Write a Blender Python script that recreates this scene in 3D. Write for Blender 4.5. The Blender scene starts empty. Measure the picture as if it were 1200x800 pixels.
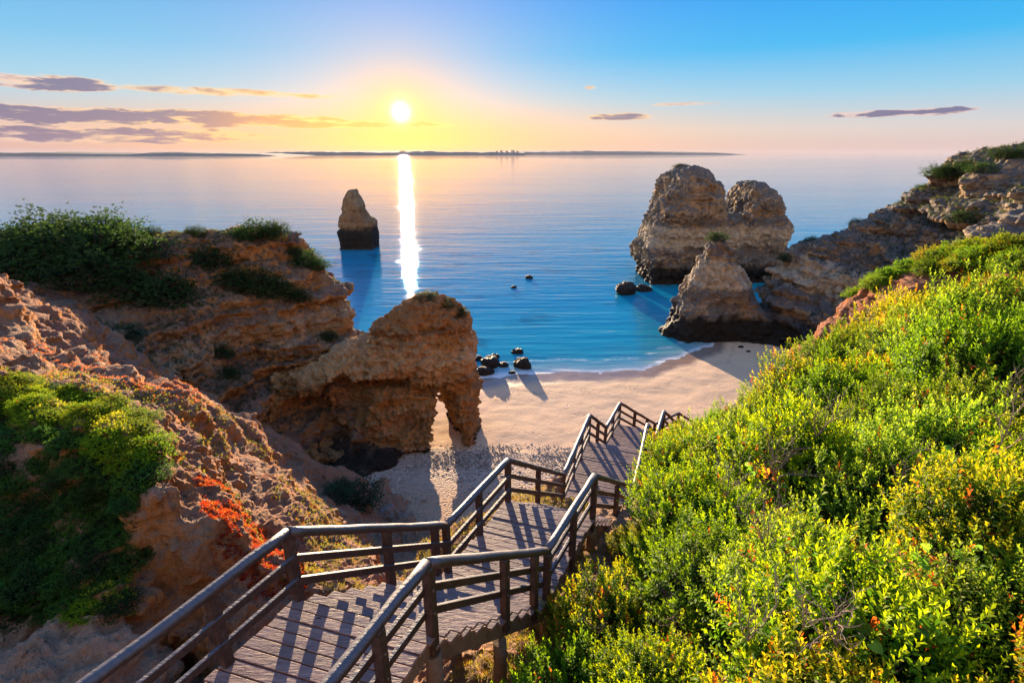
import bpy, math, random
import numpy as np
from mathutils import Vector, Matrix
from mathutils.bvhtree import BVHTree

random.seed(7)
rng = np.random.default_rng(7)
R = math.radians
SC = bpy.context.scene
COL = SC.collection
CAMZ = 28.0
F = 600.0
PITCH = math.atan(220 / F)
SP, CP = math.sin(PITCH), math.cos(PITCH)
SUN_AZ = math.atan2(-.217, 1.092)          # left of straight ahead
SUN_EL = R(4.6)

# ------------------------------------------------------------------ helpers
def at(px, py, Y):
    """world point at depth Y seen along the direction of a photo pixel (used for siting, everything has real size)"""
    u, v = (px - 600) / F, (400 - py) / F
    y, z = CP + v * SP, -SP + v * CP
    return (u / y * Y, Y, z / y * Y + CAMZ)

def ground_at(px, py, z0=0.0):
    u, v = (px - 600) / F, (400 - py) / F
    y, z = CP + v * SP, -SP + v * CP
    t = (z0 - CAMZ) / z
    return (u * t, y * t, z0)

_perm = np.random.default_rng(3).permutation(256).astype(np.int32)
_perm = np.concatenate([_perm, _perm, _perm])
_g = np.array([[1,1,0],[-1,1,0],[1,-1,0],[-1,-1,0],[1,0,1],[-1,0,1],[1,0,-1],[-1,0,-1],
               [0,1,1],[0,-1,1],[0,1,-1],[0,-1,-1],[1,1,0],[-1,1,0],[0,-1,1],[0,-1,-1]], np.float32)

def perlin(x, y, z):
    x = np.asarray(x, np.float32); y = np.asarray(y, np.float32); z = np.asarray(z, np.float32)
    x, y, z = np.broadcast_arrays(x, y, z)
    xi = np.floor(x).astype(np.int32); yi = np.floor(y).astype(np.int32); zi = np.floor(z).astype(np.int32)
    xf = x - xi; yf = y - yi; zf = z - zi
    xi &= 255; yi &= 255; zi &= 255
    u = xf*xf*xf*(xf*(xf*6-15)+10); v = yf*yf*yf*(yf*(yf*6-15)+10); w = zf*zf*zf*(zf*(zf*6-15)+10)
    def corner(dx, dy, dz):
        h = _perm[_perm[_perm[xi+dx] + yi+dy] + zi+dz] & 15
        g = _g[h]
        return g[..., 0]*(xf-dx) + g[..., 1]*(yf-dy) + g[..., 2]*(zf-dz)
    a = corner(0,0,0); b = corner(1,0,0); x1 = a + u*(b-a)
    a = corner(0,1,0); b = corner(1,1,0); x2 = a + u*(b-a)
    y1 = x1 + v*(x2-x1)
    a = corner(0,0,1); b = corner(1,0,1); x1 = a + u*(b-a)
    a = corner(0,1,1); b = corner(1,1,1); x2 = a + u*(b-a)
    y2 = x1 + v*(x2-x1)
    return y1 + w*(y2-y1)

def fbm(x, y, z, s=1.0, octv=4, gain=.5, ridged=False):
    r = 0; a = 1.0; t = 0
    for k in range(octv):
        n = perlin(x*s + 17.3*k, y*s + 5.1*k, z*s + 31.7*k)
        if ridged: n = 1 - 2*np.abs(n)*1.6
        r = r + a*n; t += a; a *= gain; s *= 2.03
    return r / t

def sstep(a, b, x):
    t = np.clip((x-a)/(b-a), 0, 1)
    return t*t*(3-2*t)

class Height:
    """height surface through scattered 3D points (multiquadric)"""
    def __init__(self, pts, c=.6, lam=1e-3):
        P = np.array(pts, float)
        self.P = P[:, :2]; self.c = c
        n = len(P)
        d = np.sqrt(((self.P[:, None]-self.P[None])**2).sum(-1) + c*c)
        A = np.zeros((n+3, n+3)); A[:n, :n] = d - lam*0
        A[:n, :n] -= np.eye(n)*lam
        A[:n, n] = 1; A[:n, n+1:] = self.P
        A[n, :n] = 1; A[n+1:, :n] = self.P.T
        b = np.zeros(n+3); b[:n] = P[:, 2]
        self.w = np.linalg.lstsq(A, b, rcond=None)[0]
    def __call__(self, x, y):
        n = len(self.P)
        r = self.w[n] + self.w[n+1]*x + self.w[n+2]*y
        for i in range(n):
            r = r + self.w[i]*np.sqrt((x-self.P[i, 0])**2 + (y-self.P[i, 1])**2 + self.c**2)
        return r

def bilerp(G, xs, ys, x, y):
    """lookup on a uniform grid"""
    fx = np.clip((x-xs[0])/(xs[1]-xs[0]), 0, len(xs)-1.001); fy = np.clip((y-ys[0])/(ys[1]-ys[0]), 0, len(ys)-1.001)
    i = fx.astype(np.int32); j = fy.astype(np.int32); fx = fx-i; fy = fy-j
    return (G[i, j]*(1-fx)+G[i+1, j]*fx)*(1-fy) + (G[i, j+1]*(1-fx)+G[i+1, j+1]*fx)*fy

def link(o, parent=None):
    COL.objects.link(o)
    if parent is not None: o.parent = parent
    return o

def mk(name, V, Fc, mat=None, parent=None, attrs=None, smooth=False):
    V = np.asarray(V, np.float32); Fc = np.asarray(Fc, np.int32)
    me = bpy.data.meshes.new(name)
    k = Fc.shape[1]
    me.vertices.add(len(V)); me.vertices.foreach_set('co', V.ravel())
    me.loops.add(Fc.size); me.loops.foreach_set('vertex_index', Fc.ravel())
    me.polygons.add(len(Fc)); me.polygons.foreach_set('loop_start', np.arange(len(Fc), dtype=np.int32)*k)
    me.polygons.foreach_set('loop_total', np.full(len(Fc), k, np.int32))
    if attrs:
        for an, (ty, arr) in attrs.items():
            a = me.attributes.new(an, ty, 'POINT')
            if ty == 'FLOAT': a.data.foreach_set('value', np.asarray(arr, np.float32).ravel())
            else: a.data.foreach_set('color', np.asarray(arr, np.float32).ravel())
    me.update(calc_edges=True); me.validate()
    if smooth: me.polygons.foreach_set('use_smooth', np.ones(len(Fc), bool))
    if mat: me.materials.append(mat)
    return link(bpy.data.objects.new(name, me), parent)

def tag(o, label=None, cat=None, group=None, kind=None):
    if label: o['label'] = label
    if cat: o['category'] = cat
    if group: o['group'] = group
    if kind: o['kind'] = kind
    return o

def empty(name, loc=(0, 0, 0)):
    o = bpy.data.objects.new(name, None); o.location = loc
    return link(o)

class MB:
    def __init__(s): s.V = []; s.F = []; s.n = 0
    def add(s, V, Fc):
        s.V.append(np.asarray(V, float)); s.F += [[i+s.n for i in f] for f in Fc]; s.n += len(V)
    def hexa(s, P):
        s.add(P, [(0,3,2,1),(4,5,6,7),(0,1,5,4),(1,2,6,5),(2,3,7,6),(3,0,4,7)])
    def bar(s, a, b, w, h, up=(0, 0, 1)):
        a = Vector(a); b = Vector(b); d = (b-a).normalized(); u = Vector(up)
        sd = d.cross(u).normalized(); u = sd.cross(d)
        P = []
        for p in (a, b):
            for (i, j) in ((-1,-1),(1,-1),(1,1),(-1,1)): P.append(p + sd*(i*w/2) + u*(j*h/2))
        s.add([tuple(p) for p in P], [(0,1,2,3),(7,6,5,4),(0,4,5,1),(1,5,6,2),(2,6,7,3),(3,7,4,0)])
    def tube(s, pts, rad, n=10, seed=0, wob=0.0, oval=1.0):
        pts = [Vector(p) for p in pts]; V = []; Fc = []
        rd = random.Random(seed)
        for i, p in enumerate(pts):
            d = (pts[min(i+1, len(pts)-1)] - pts[max(i-1, 0)]).normalized()
            up = Vector((0, 0, 1)) if abs(d.z) < .95 else Vector((1, 0, 0))
            sd = d.cross(up).normalized(); u = sd.cross(d)
            r = rad[i] if hasattr(rad, '__len__') else rad
            for k in range(n):
                a = 2*math.pi*k/n
                rr = r*(1+rd.uniform(-wob, wob))
                V.append(tuple(p + sd*math.cos(a)*rr + u*math.sin(a)*rr*oval))
        for i in range(len(pts)-1):
            for k in range(n):
                Fc.append((i*n+k, i*n+(k+1) % n, (i+1)*n+(k+1) % n, (i+1)*n+k))
        Fc.append(tuple(range(n))[::-1]); Fc.append(tuple((len(pts)-1)*n+k for k in range(n)))
        s.add(V, Fc)
    def build(s, name, mat, parent=None, smooth=False, bevel=0):
        me = bpy.data.meshes.new(name)
        me.from_pydata(np.concatenate(s.V).tolist(), [], s.F); me.update()
        if smooth:
            for p in me.polygons: p.use_smooth = len(p.vertices) == 4
        me.materials.append(mat)
        o = link(bpy.data.objects.new(name, me), parent)
        if bevel:
            m = o.modifiers.new('Bevel', 'BEVEL'); m.width = bevel; m.segments = 2; m.limit_method = 'ANGLE'
        return o

# ------------------------------------------------------------------ surface nets
def surface_nets(f, xs, ys, zs):
    f = f.copy()
    big = 1.0
    f[0] = np.maximum(f[0], big); f[-1] = np.maximum(f[-1], big)
    f[:, 0] = np.maximum(f[:, 0], big); f[:, -1] = np.maximum(f[:, -1], big)
    f[:, :, 0] = np.maximum(f[:, :, 0], big); f[:, :, -1] = np.maximum(f[:, :, -1], big)
    s = f < 0
    nx, ny, nz = f.shape
    cnt = np.zeros((nx-1, ny-1, nz-1), np.int8)
    for dx in (0, 1):
        for dy in (0, 1):
            for dz in (0, 1):
                cnt += s[dx:nx-1+dx, dy:ny-1+dy, dz:nz-1+dz]
    act = (cnt > 0) & (cnt < 8)
    I, J, K = np.nonzero(act)
    idx = -np.ones(act.shape, np.int32); idx[I, J, K] = np.arange(len(I))
    acc = np.zeros((len(I), 3)); n = np.zeros(len(I))
    corners = [(0,0,0),(1,0,0),(0,1,0),(1,1,0),(0,0,1),(1,0,1),(0,1,1),(1,1,1)]
    edges = [(0,1),(2,3),(4,5),(6,7),(0,2),(1,3),(4,6),(5,7),(0,4),(1,5),(2,6),(3,7)]
    vals = [f[I+c[0], J+c[1], K+c[2]] for c in corners]
    for a, b in edges:
        fa, fb = vals[a], vals[b]
        m = (fa < 0) != (fb < 0)
        t = np.where(m, fa/np.where(m, fa-fb, 1), 0)
        ca, cb = corners[a], corners[b]
        for d, axv in enumerate((xs, ys, zs)):
            base = (I, J, K)[d]
            pa = axv[base+ca[d]]; pb = axv[base+cb[d]]
            acc[:, d] += np.where(m, pa + t*(pb-pa), 0)
        n += m
    V = acc/n[:, None]
    Q = []
    # x edges
    m = s[:-1, 1:-1, 1:-1] != s[1:, 1:-1, 1:-1]; i, j, k = np.nonzero(m); j = j+1; k = k+1
    q = np.stack([idx[i, j-1, k-1], idx[i, j, k-1], idx[i, j, k], idx[i, j-1, k]], 1)
    fl = ~s[i, j, k]; q[fl] = q[fl][:, ::-1]; Q.append(q)
    m = s[1:-1, :-1, 1:-1] != s[1:-1, 1:, 1:-1]; i, j, k = np.nonzero(m); i = i+1; k = k+1
    q = np.stack([idx[i-1, j, k-1], idx[i-1, j, k], idx[i, j, k], idx[i, j, k-1]], 1)
    fl = ~s[i, j, k]; q[fl] = q[fl][:, ::-1]; Q.append(q)
    m = s[1:-1, 1:-1, :-1] != s[1:-1, 1:-1, 1:]; i, j, k = np.nonzero(m); i = i+1; j = j+1
    q = np.stack([idx[i-1, j-1, k], idx[i, j-1, k], idx[i, j, k], idx[i-1, j, k]], 1)
    fl = ~s[i, j, k]; q[fl] = q[fl][:, ::-1]; Q.append(q)
    return V, np.concatenate(Q)

def normals(V, Q):
    d1 = V[Q[:, 2]]-V[Q[:, 0]]; d2 = V[Q[:, 3]]-V[Q[:, 1]]
    fn = np.cross(d1, d2); N = np.zeros_like(V)
    for k in range(4): np.add.at(N, Q[:, k], fn)
    return N/np.maximum(np.linalg.norm(N, axis=1, keepdims=True), 1e-9)

def subdivide(V, Q):
    """linear split of every quad into four"""
    E = np.concatenate([Q[:, [0,1]], Q[:, [1,2]], Q[:, [2,3]], Q[:, [3,0]]]); E.sort(1)
    U, inv = np.unique(E[:, 0].astype(np.int64)*len(V)+E[:, 1], return_inverse=True)
    a = (U//len(V)).astype(int); b = (U % len(V)).astype(int)
    M = (V[a]+V[b])/2; C = V[Q].mean(1); n = len(Q); nv = len(V); ne = len(M)
    e = [inv[i*n:(i+1)*n]+nv for i in range(4)]; c = np.arange(n)+nv+ne
    NQ = np.concatenate([np.stack([Q[:, 0], e[0], c, e[3]], 1), np.stack([e[0], Q[:, 1], e[1], c], 1),
                         np.stack([c, e[1], Q[:, 2], e[2]], 1), np.stack([e[3], c, e[2], Q[:, 3]], 1)])
    return np.concatenate([V, M, C]), NQ

def relief(V, Q, amp, scale, strata=0.0, levels=1, flute=0.0):
    """crumbly relief pushed along the normal, with optional bedding ledges"""
    for _ in range(levels): V, Q = subdivide(V, Q)
    N = normals(V, Q)
    x, y, z = V.T
    d = fbm(x, y, z, scale, 4, .55)*amp
    d += (fbm(x, y, z, scale*1.7, 3, .55, ridged=True)-.35)*amp*.7
    if strata:
        zz = z + 1.2*perlin(x*.07, y*.07, z*.07)
        st = perlin(x*.06, y*.06, zz*1.1) + .6*perlin(x*.1+9, y*.1, zz*2.6)
        d += np.clip(st*2.2, -.6, .5)*strata*(1-np.abs(N[:, 2]))
    if flute:
        g = fbm(x, y, z*.16, scale*.9, 3, .55, ridged=True) - .3
        d += g*flute*np.clip(1.15-np.abs(N[:, 2])*1.2, 0, 1)*sstep(-.2, .2, perlin(x*.05*scale/.45, y*.05*scale/.45, z*.05+4)+.1)
    return V + N*d[:, None], Q

def axis(lo, hi, h, fine=None):
    """grid coordinates; fine = (a, b, hf) gives smaller cells between a and b"""
    r = [lo]
    while r[-1] < hi:
        p = r[-1]; st = h
        if fine:
            a, b, hf = fine
            dist = max(a-p, p-b, 0)
            st = min(h, hf + dist*.06)
        r.append(p+st)
    return np.array(r)

def height_body(Hf, xs, ys, zs, warp=0.6, wscale=.25, terr=0.5, sub=None, pad=.5):
    """solid under a height surface, with sideways warps so that faces overhang and step in beds"""
    ux = np.arange(xs[0]-3, xs[-1]+3.2, .25); uy = np.arange(ys[0]-3, ys[-1]+3.2, .25)
    G = Hf(ux[:, None], uy[None]).astype(np.float32)
    X, Y, Z = np.meshgrid(xs, ys, zs, indexing='ij')
    X = X.astype(np.float32); Y = Y.astype(np.float32); Z = Z.astype(np.float32)
    H0 = bilerp(G, ux, uy, X[:, :, 0], Y[:, :, 0])
    gx, gy = np.gradient(G, .25)
    gm = bilerp(np.hypot(gx, gy), ux, uy, X[:, :, 0], Y[:, :, 0])
    f = Z - H0[:, :, None]
    band = 1.0 + (warp+terr)*(1.2*gm + 1.0)
    m = np.abs(f) < band[:, :, None]
    x, y, z = X[m], Y[m], Z[m]
    wx = warp*fbm(x, y, z, wscale, 3)*2; wy = warp*fbm(x+50, y-20, z+9, wscale, 3)*2
    if terr:
        zz = z + 1.0*perlin(x*.08, y*.08, z*.08)
        st = perlin(x*.05, y*.05, zz*.75) + .5*perlin(x*.09, y*.09+7, zz*1.9)
        nrm = np.maximum(bilerp(np.hypot(gx, gy), ux, uy, x, y), .3)
        sx = bilerp(gx, ux, uy, x, y)/nrm; sy = bilerp(gy, ux, uy, x, y)/nrm
        wx = wx + terr*st*sx*1.6; wy = wy + terr*st*sy*1.6
    f[m] = z - bilerp(G, ux, uy, x+wx, y+wy) + warp*.5*fbm(x, y, z, wscale*2.2, 3)
    if sub is not None: f = sub(f, X, Y, Z)
    return surface_nets(f, xs, ys, zs)

# ------------------------------------------------------------------ node helper
class NT:
    def __init__(s, tree): s.t = tree; s.n = tree.nodes; s.l = tree.links
    def node(s, ty, **kw):
        n = s.n.new(ty)
        for k, v in kw.items():
            if k == 'ins':
                for a, b in v.items(): s.set(n, a, b)
            else: setattr(n, k, v)
        return n
    def set(s, n, a, b):
        sock = n.inputs[a]
        if isinstance(b, bpy.types.NodeSocket): s.l.new(b, sock)
        elif isinstance(b, bpy.types.Node): s.l.new(b.outputs[0], sock)
        else:
            if sock.type == 'RGBA' and hasattr(b, '__len__') and len(b) == 3: b = (*b, 1)
            sock.default_value = b
    def math(s, op, a, b=None, c=None, clamp=False):
        n = s.node('ShaderNodeMath', operation=op, use_clamp=clamp); s.set(n, 0, a)
        if b is not None: s.set(n, 1, b)
        if c is not None: s.set(n, 2, c)
        return n.outputs[0]
    def mix(s, fac, a, b, blend='MIX'):
        n = s.node('ShaderNodeMixRGB', blend_type=blend)
        s.set(n, 0, fac); s.set(n, 1, a); s.set(n, 2, b); return n.outputs[0]
    def vmath(s, op, a, b=None, out=0):
        n = s.node('ShaderNodeVectorMath', operation=op); s.set(n, 0, a)
        if b is not None: s.set(n, 1, b)
        return n.outputs[out]
    def ramp(s, fac, stops, interp='LINEAR'):
        n = s.node('ShaderNodeValToRGB'); cr = n.color_ramp; cr.interpolation = interp
        while len(cr.elements) < len(stops): cr.elements.new(.5)
        for e, (p, c) in zip(cr.elements, stops):
            e.position = p; e.color = (*c, 1) if hasattr(c, '__len__') else (c, c, c, 1)
        s.set(n, 0, fac); return n.outputs[0]
    def rng(s, v, a, b, c=0.0, d=1.0):
        n = s.node('ShaderNodeMapRange', interpolation_type='SMOOTHSTEP')
        for i, q in enumerate((v, a, b, c, d)): s.set(n, i, q)
        return n.outputs[0]
    def noise(s, vec, scale, detail=5, rough=.55, dist=0.0, out=0, ty=None):
        n = s.node('ShaderNodeTexNoise', ins={'Vector': vec, 'Scale': scale, 'Detail': detail, 'Roughness': rough, 'Distortion': dist})
        return n.outputs[out]
    def voro(s, vec, scale, feature='F1', out=0, rand=1.0):
        n = s.node('ShaderNodeTexVoronoi', feature=feature, ins={'Vector': vec, 'Scale': scale, 'Randomness': rand})
        return n.outputs[out]
    def mapping(s, vec, scale=(1,1,1), rot=(0,0,0), loc=(0,0,0)):
        return s.node('ShaderNodeMapping', ins={'Vector': vec, 'Scale': scale, 'Rotation': rot, 'Location': loc}).outputs[0]
    def bump(s, h, strength, dist, normal=None):
        n = s.node('ShaderNodeBump', ins={'Height': h, 'Strength': strength, 'Distance': dist})
        if normal is not None: s.set(n, 'Normal', normal)
        return n.outputs[0]

def srgb(r, g, b):
    f = lambda c: c/12.92 if c <= .04045 else ((c+.055)/1.055)**2.4
    return (f(r/255), f(g/255), f(b/255))

def material(name):
    m = bpy.data.materials.new(name); m.use_nodes = True
    nt = NT(m.node_tree); nt.n.clear()
    nt.bsdf = nt.node('ShaderNodeBsdfPrincipled'); nt.out = nt.node('ShaderNodeOutputMaterial')
    nt.l.new(nt.bsdf.outputs[0], nt.out.inputs[0])
    nt.geo = nt.node('ShaderNodeNewGeometry')
    nt.pos = nt.geo.outputs['Position']; nt.nor = nt.geo.outputs['Normal']
    return m, nt

# ------------------------------------------------------------------ materials
def rock_material(name, lo, mid, hi, grey, pale, grey_amt=.5, band=1.0, wet=True, fine=1.0, red=None, pebbly=0.0, pits=.6, fresh=None, big_grey=.5, beds=(), wet_shade_z=(3.4, 1.6), lowcut=.42):
    m, t = material(name)
    p = t.pos
    warp = t.noise(p, .10, 4, .6, out=1)
    pw = t.vmath('ADD', p, t.vmath('MULTIPLY', warp, (5, 5, 4.2)))
    b1 = t.noise(t.mapping(pw, (.06, .06, .42)), 1.0, 4, .55)
    b2 = t.noise(t.mapping(pw, (.22, .22, 1.5)), 1.0, 5, .65)
    n1 = t.noise(p, .20, 6, .65, .4); n2 = t.noise(p, 1.1*fine, 7, .68, .2); n3 = t.noise(p, 4.5*fine, 6, .72); n4 = t.noise(p, .55, 5, .65, .8)
    flute = t.noise(t.mapping(pw, (.9*fine, .9*fine, .12)), 1.0, 5, .6)
    c = t.ramp(n1, [(.28, lo), (.46, mid), (.66, hi)])
    c = t.mix(t.math('MULTIPLY', t.rng(t.math('ADD', b1, t.math('MULTIPLY', t.math('SUBTRACT', n4, .5), .35)), .50, .60), .8*band), c, pale)
    c = t.mix(t.math('MULTIPLY', t.rng(b2, .54, .66), .35*band), c, lo)
    if red:
        c = t.mix(t.math('MULTIPLY', t.rng(t.noise(p, .13, 5, .65, 0.8), .50, .60), .8), c, red)
    if fresh:
        sz_ = t.node('ShaderNodeSeparateXYZ', ins={0: t.nor}).outputs[2]
        st = t.rng(t.math('ADD', sz_, t.math('MULTIPLY', t.math('SUBTRACT', n4, .5), 1.3)), .62, .30)
        c = t.mix(t.math('MULTIPLY', st, .75), c, t.mix(n2, fresh, tuple(min(v*1.35, .8) for v in fresh)))
    c = t.mix(t.math('MULTIPLY', t.rng(flute, .60, .42), .35), c, tuple(v*.5 for v in lo))
    sep = t.node('ShaderNodeSeparateXYZ', ins={0: t.nor}); psep = t.node('ShaderNodeSeparateXYZ', ins={0: p})
    up = t.rng(t.math('ADD', sep.outputs[2], t.math('MULTIPLY', t.math('SUBTRACT', n4, .5), 2.0)), .15, .6)
    up = t.math('MAXIMUM', up, t.math('MULTIPLY', t.rng(t.noise(p, .17, 6, .7, .6), .47, .58), big_grey))
    c = t.mix(t.math('MULTIPLY', up, grey_amt), c, t.mix(n4, tuple(v*.7 for v in grey), tuple(v*1.5 for v in grey)))
    blot = t.rng(t.noise(p, .95*fine, 7, .72, .5), .56, .66)
    c = t.mix(t.math('MULTIPLY', blot, grey_amt*.85), c, tuple(v*.5 for v in grey))
    zb = t.math('ADD', psep.outputs[2], t.math('ADD', t.math('MULTIPLY', t.math('SUBTRACT', n4, .5), 3.2), t.math('MULTIPLY', t.math('SUBTRACT', n1, .5), 3.0)))
    for (bz, bh, bc, bs) in beds:
        bm_ = t.rng(t.math('ABSOLUTE', t.math('SUBTRACT', zb, bz)), bh, bh*.72)
        bm_ = t.math('MULTIPLY', bm_, t.rng(n2, .68, .40, .25, 1.0))
        c = t.mix(t.math('MULTIPLY', bm_, bs), c, bc)
    # pits, darker in colour and sunk in the bump
    pit = t.rng(t.noise(p, 1.9*fine, 5, .7, .3), .60, .70)
    c = t.mix(t.math('MULTIPLY', pit, pits), c, tuple(v*.22 for v in lo))
    if pebbly:
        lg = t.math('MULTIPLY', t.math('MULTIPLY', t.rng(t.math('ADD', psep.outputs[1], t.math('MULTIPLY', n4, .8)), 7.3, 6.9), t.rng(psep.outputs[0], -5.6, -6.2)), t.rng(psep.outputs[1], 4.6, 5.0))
        c = t.mix(t.math('MULTIPLY', lg, .75), c, t.mix(n2, (.60, .30, .17), (.80, .52, .36)))  # pale sandstone ledge; colour also lightened to offset its deep shade
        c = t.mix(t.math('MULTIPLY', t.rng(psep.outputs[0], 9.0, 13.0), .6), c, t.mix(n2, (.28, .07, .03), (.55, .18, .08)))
    c = t.mix(.85, c, t.ramp(n3, [(.25, lowcut), (.5, .95), (.75, 1.08)]), 'MULTIPLY')
    h = t.math('ADD', t.math('MULTIPLY', n2, .9), t.math('MULTIPLY', n3, .34))
    h = t.math('SUBTRACT', h, t.math('MULTIPLY', pit, .22))
    h = t.math('ADD', h, t.math('MULTIPLY', b2, .35*band))
    h = t.math('ADD', h, t.math('MULTIPLY', flute, .5))
    h = t.math('ADD', h, t.math('MULTIPLY', t.noise(p, 17*fine, 4, .7), .09))
    if pebbly:
        vo = t.node('ShaderNodeTexVoronoi', feature='F1', ins={'Vector': p, 'Scale': 17.0})
        pc = t.node('ShaderNodeSeparateColor', ins={0: vo.outputs[1]})
        on = t.math('MULTIPLY', t.math('GREATER_THAN', pc.outputs[0], t.math('SUBTRACT', 1.25, n4)), t.rng(vo.outputs[0], .38, .28))
        c = t.mix(t.math('MULTIPLY', on, pebbly), c, t.mix(pc.outputs[1], (.20, .17, .16), (.55, .47, .42)))
        h = t.math('ADD', h, t.math('MULTIPLY', on, .10))
    if wet:
        wz = t.math('ADD', psep.outputs[2], t.math('MULTIPLY', t.math('SUBTRACT', n4, .5), 4.0))
        w = t.rng(wz, *wet_shade_z)
        c = t.mix(w, c, t.mix(n3, (.035, .026, .018), (.012, .011, .010)))
        t.set(t.bsdf, 'Roughness', t.math('SUBTRACT', .92, t.math('MULTIPLY', w, .3)))
    else:
        t.set(t.bsdf, 'Roughness', .93)
    t.set(t.bsdf, 'Base Color', c); t.set(t.bsdf, 'Specular IOR Level', .25)
    t.set(t.bsdf, 'Normal', t.bump(h, 1.0, .95/fine**.5))
    return m

M = {}
M['headland'] = rock_material('headland_rock', (.24, .085, .028), (.43, .18, .06), (.50, .28, .12), (.14, .125, .115), (.58, .38, .19), .62, .6, red=(.48, .16, .045), fresh=(.50, .24, .075), beds=[(12.5, 1.4, (.66, .45, .25), .45), (10.3, .4, (.14, .07, .03), .6), (16.0, .7, (.56, .38, .22), .3)])
M['arch'] = rock_material('ochre_rock', (.34, .14, .035), (.56, .27, .075), (.64, .37, .12), (.24, .15, .085), (.80, .56, .32), .5, .8, pits=.5, wet_shade_z=(1.8, .6), beds=[(10.0, 1.5, (.76, .48, .25), .6), (7.9, .45, (.12, .055, .02), .7), (12.6, .4, (.15, .07, .03), .6), (5.2, .3, (.16, .08, .03), .5), (14.5, 1.6, (.36, .15, .06), .6)])
M['grey'] = rock_material('weathered_limestone', (.30, .165, .075), (.48, .30, .155), (.55, .40, .25), (.125, .125, .128), (.74, .58, .38), .88, .8, big_grey=.95, pits=.75, wet_shade_z=(5.2, 3.2), beds=[(10.6, 2.4, (.72, .56, .37), .7), (14.0, .5, (.10, .06, .035), .6), (7.2, .6, (.13, .08, .05), .6)])
M['needle'] = rock_material('brown_stack_rock', (.22, .10, .04), (.36, .19, .085), (.44, .27, .13), (.16, .13, .10), (.55, .38, .2), .5, .8, wet_shade_z=(7.5, 5.5))  # dark band raised past the waterline to paint the backlit lower half
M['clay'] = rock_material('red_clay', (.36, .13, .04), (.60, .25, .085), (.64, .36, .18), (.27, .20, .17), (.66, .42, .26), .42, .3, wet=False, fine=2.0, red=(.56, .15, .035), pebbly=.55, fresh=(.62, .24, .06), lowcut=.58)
M['dark_rock'] = rock_material('wet_dark_rock', (.05, .035, .02), (.07, .05, .03), (.10, .07, .045), (.05, .05, .045), (.09, .07, .05), .4, .3)

def sand_material():
    m, t = material('beach_sand')
    p = t.pos
    wl = t.node('ShaderNodeAttribute', attribute_name='shore').outputs['Fac']
    gr = t.node('ShaderNodeAttribute', attribute_name='gravel').outputs['Fac']
    n = t.noise(p, .35, 5, .6); n2 = t.noise(p, 6, 5, .7); n3 = t.noise(p, 1.6, 5, .65)
    c = t.mix(n, (.56, .355, .205), (.66, .455, .29))
    c = t.mix(t.math('MULTIPLY', t.rng(n2, .45, .7), .25), c, (.42, .29, .21))
    foot = t.voro(t.vmath('ADD', p, t.vmath('MULTIPLY', t.noise(p, .5, 2, out=1), (2, 2, 0))), 1.5, 'F1')
    fm = t.rng(foot, .22, .10)
    c = t.mix(t.math('MULTIPLY', fm, t.rng(t.noise(p, .15, 3), .45, .6, 0, .3)), c, (.36, .23, .15))
    vor = t.node('ShaderNodeTexVoronoi', feature='F1', ins={'Vector': p, 'Scale': 6.0})
    vor2 = t.voro(p, 2.6, 'F1', 1)
    gcol = t.mix(t.node('ShaderNodeSeparateColor', ins={0: vor.outputs[1]}).outputs[0], (.30, .24, .19), (.52, .43, .35))
    ysep = t.node('ShaderNodeSeparateXYZ', ins={0: p}).outputs[1]
    gcol = t.mix(t.math('ADD', .3, t.math('MULTIPLY', t.rng(t.math('ADD', ysep, t.math('MULTIPLY', n3, 4)), 41, 36), .6)), gcol, (.40, .25, .15))
    gf = t.rng(t.math('ADD', gr, t.math('MULTIPLY', t.math('SUBTRACT', n3, .5), .5)), .4, .6)
    c = t.mix(gf, c, gcol)
    spk = t.rng(t.noise(t.mapping(p, (.5, 1.3, 1)), 2.4, 6, .75, .6), .68, .74)
    c = t.mix(t.math('MULTIPLY', spk, .6), c, (.20, .12, .08))
    wet = t.rng(t.math('ADD', wl, t.math('MULTIPLY', t.math('SUBTRACT', n, .5), 3.0)), 4.8, 2.2)
    line = t.math('MULTIPLY', t.rng(t.math('ABSOLUTE', t.math('SUBTRACT', t.math('ADD', wl, t.math('MULTIPLY', n, 5.0)), 9.0)), .9, .1), t.rng(t.noise(p, 3.2, 5, .75), .50, .62))
    c = t.mix(t.math('MULTIPLY', line, .7), c, (.10, .06, .035))
    c = t.mix(wet, c, t.mix(.5, (.24, .17, .13), (.30, .20, .15)))
    t.set(t.bsdf, 'Base Color', c)
    t.set(t.bsdf, 'Roughness', t.math('SUBTRACT', .95, t.math('MULTIPLY', wet, .72)))
    t.set(t.bsdf, 'Specular IOR Level', .3)
    h = t.math('ADD', t.math('MULTIPLY', n3, .035), t.math('MULTIPLY', n2, .02))
    h = t.math('SUBTRACT', h, t.math('MULTIPLY', fm, .05))
    h = t.math('ADD', h, t.math('MULTIPLY', gf, t.math('MULTIPLY', t.math('SUBTRACT', 1.0, vor.outputs[0]), .16)))
    h = t.math('MULTIPLY', h, t.math('SUBTRACT', 1.0, t.math('MULTIPLY', wet, .9)))
    t.set(t.bsdf, 'Normal', t.bump(h, 1.0, .8))
    return m
M['sand'] = sand_material()

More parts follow.
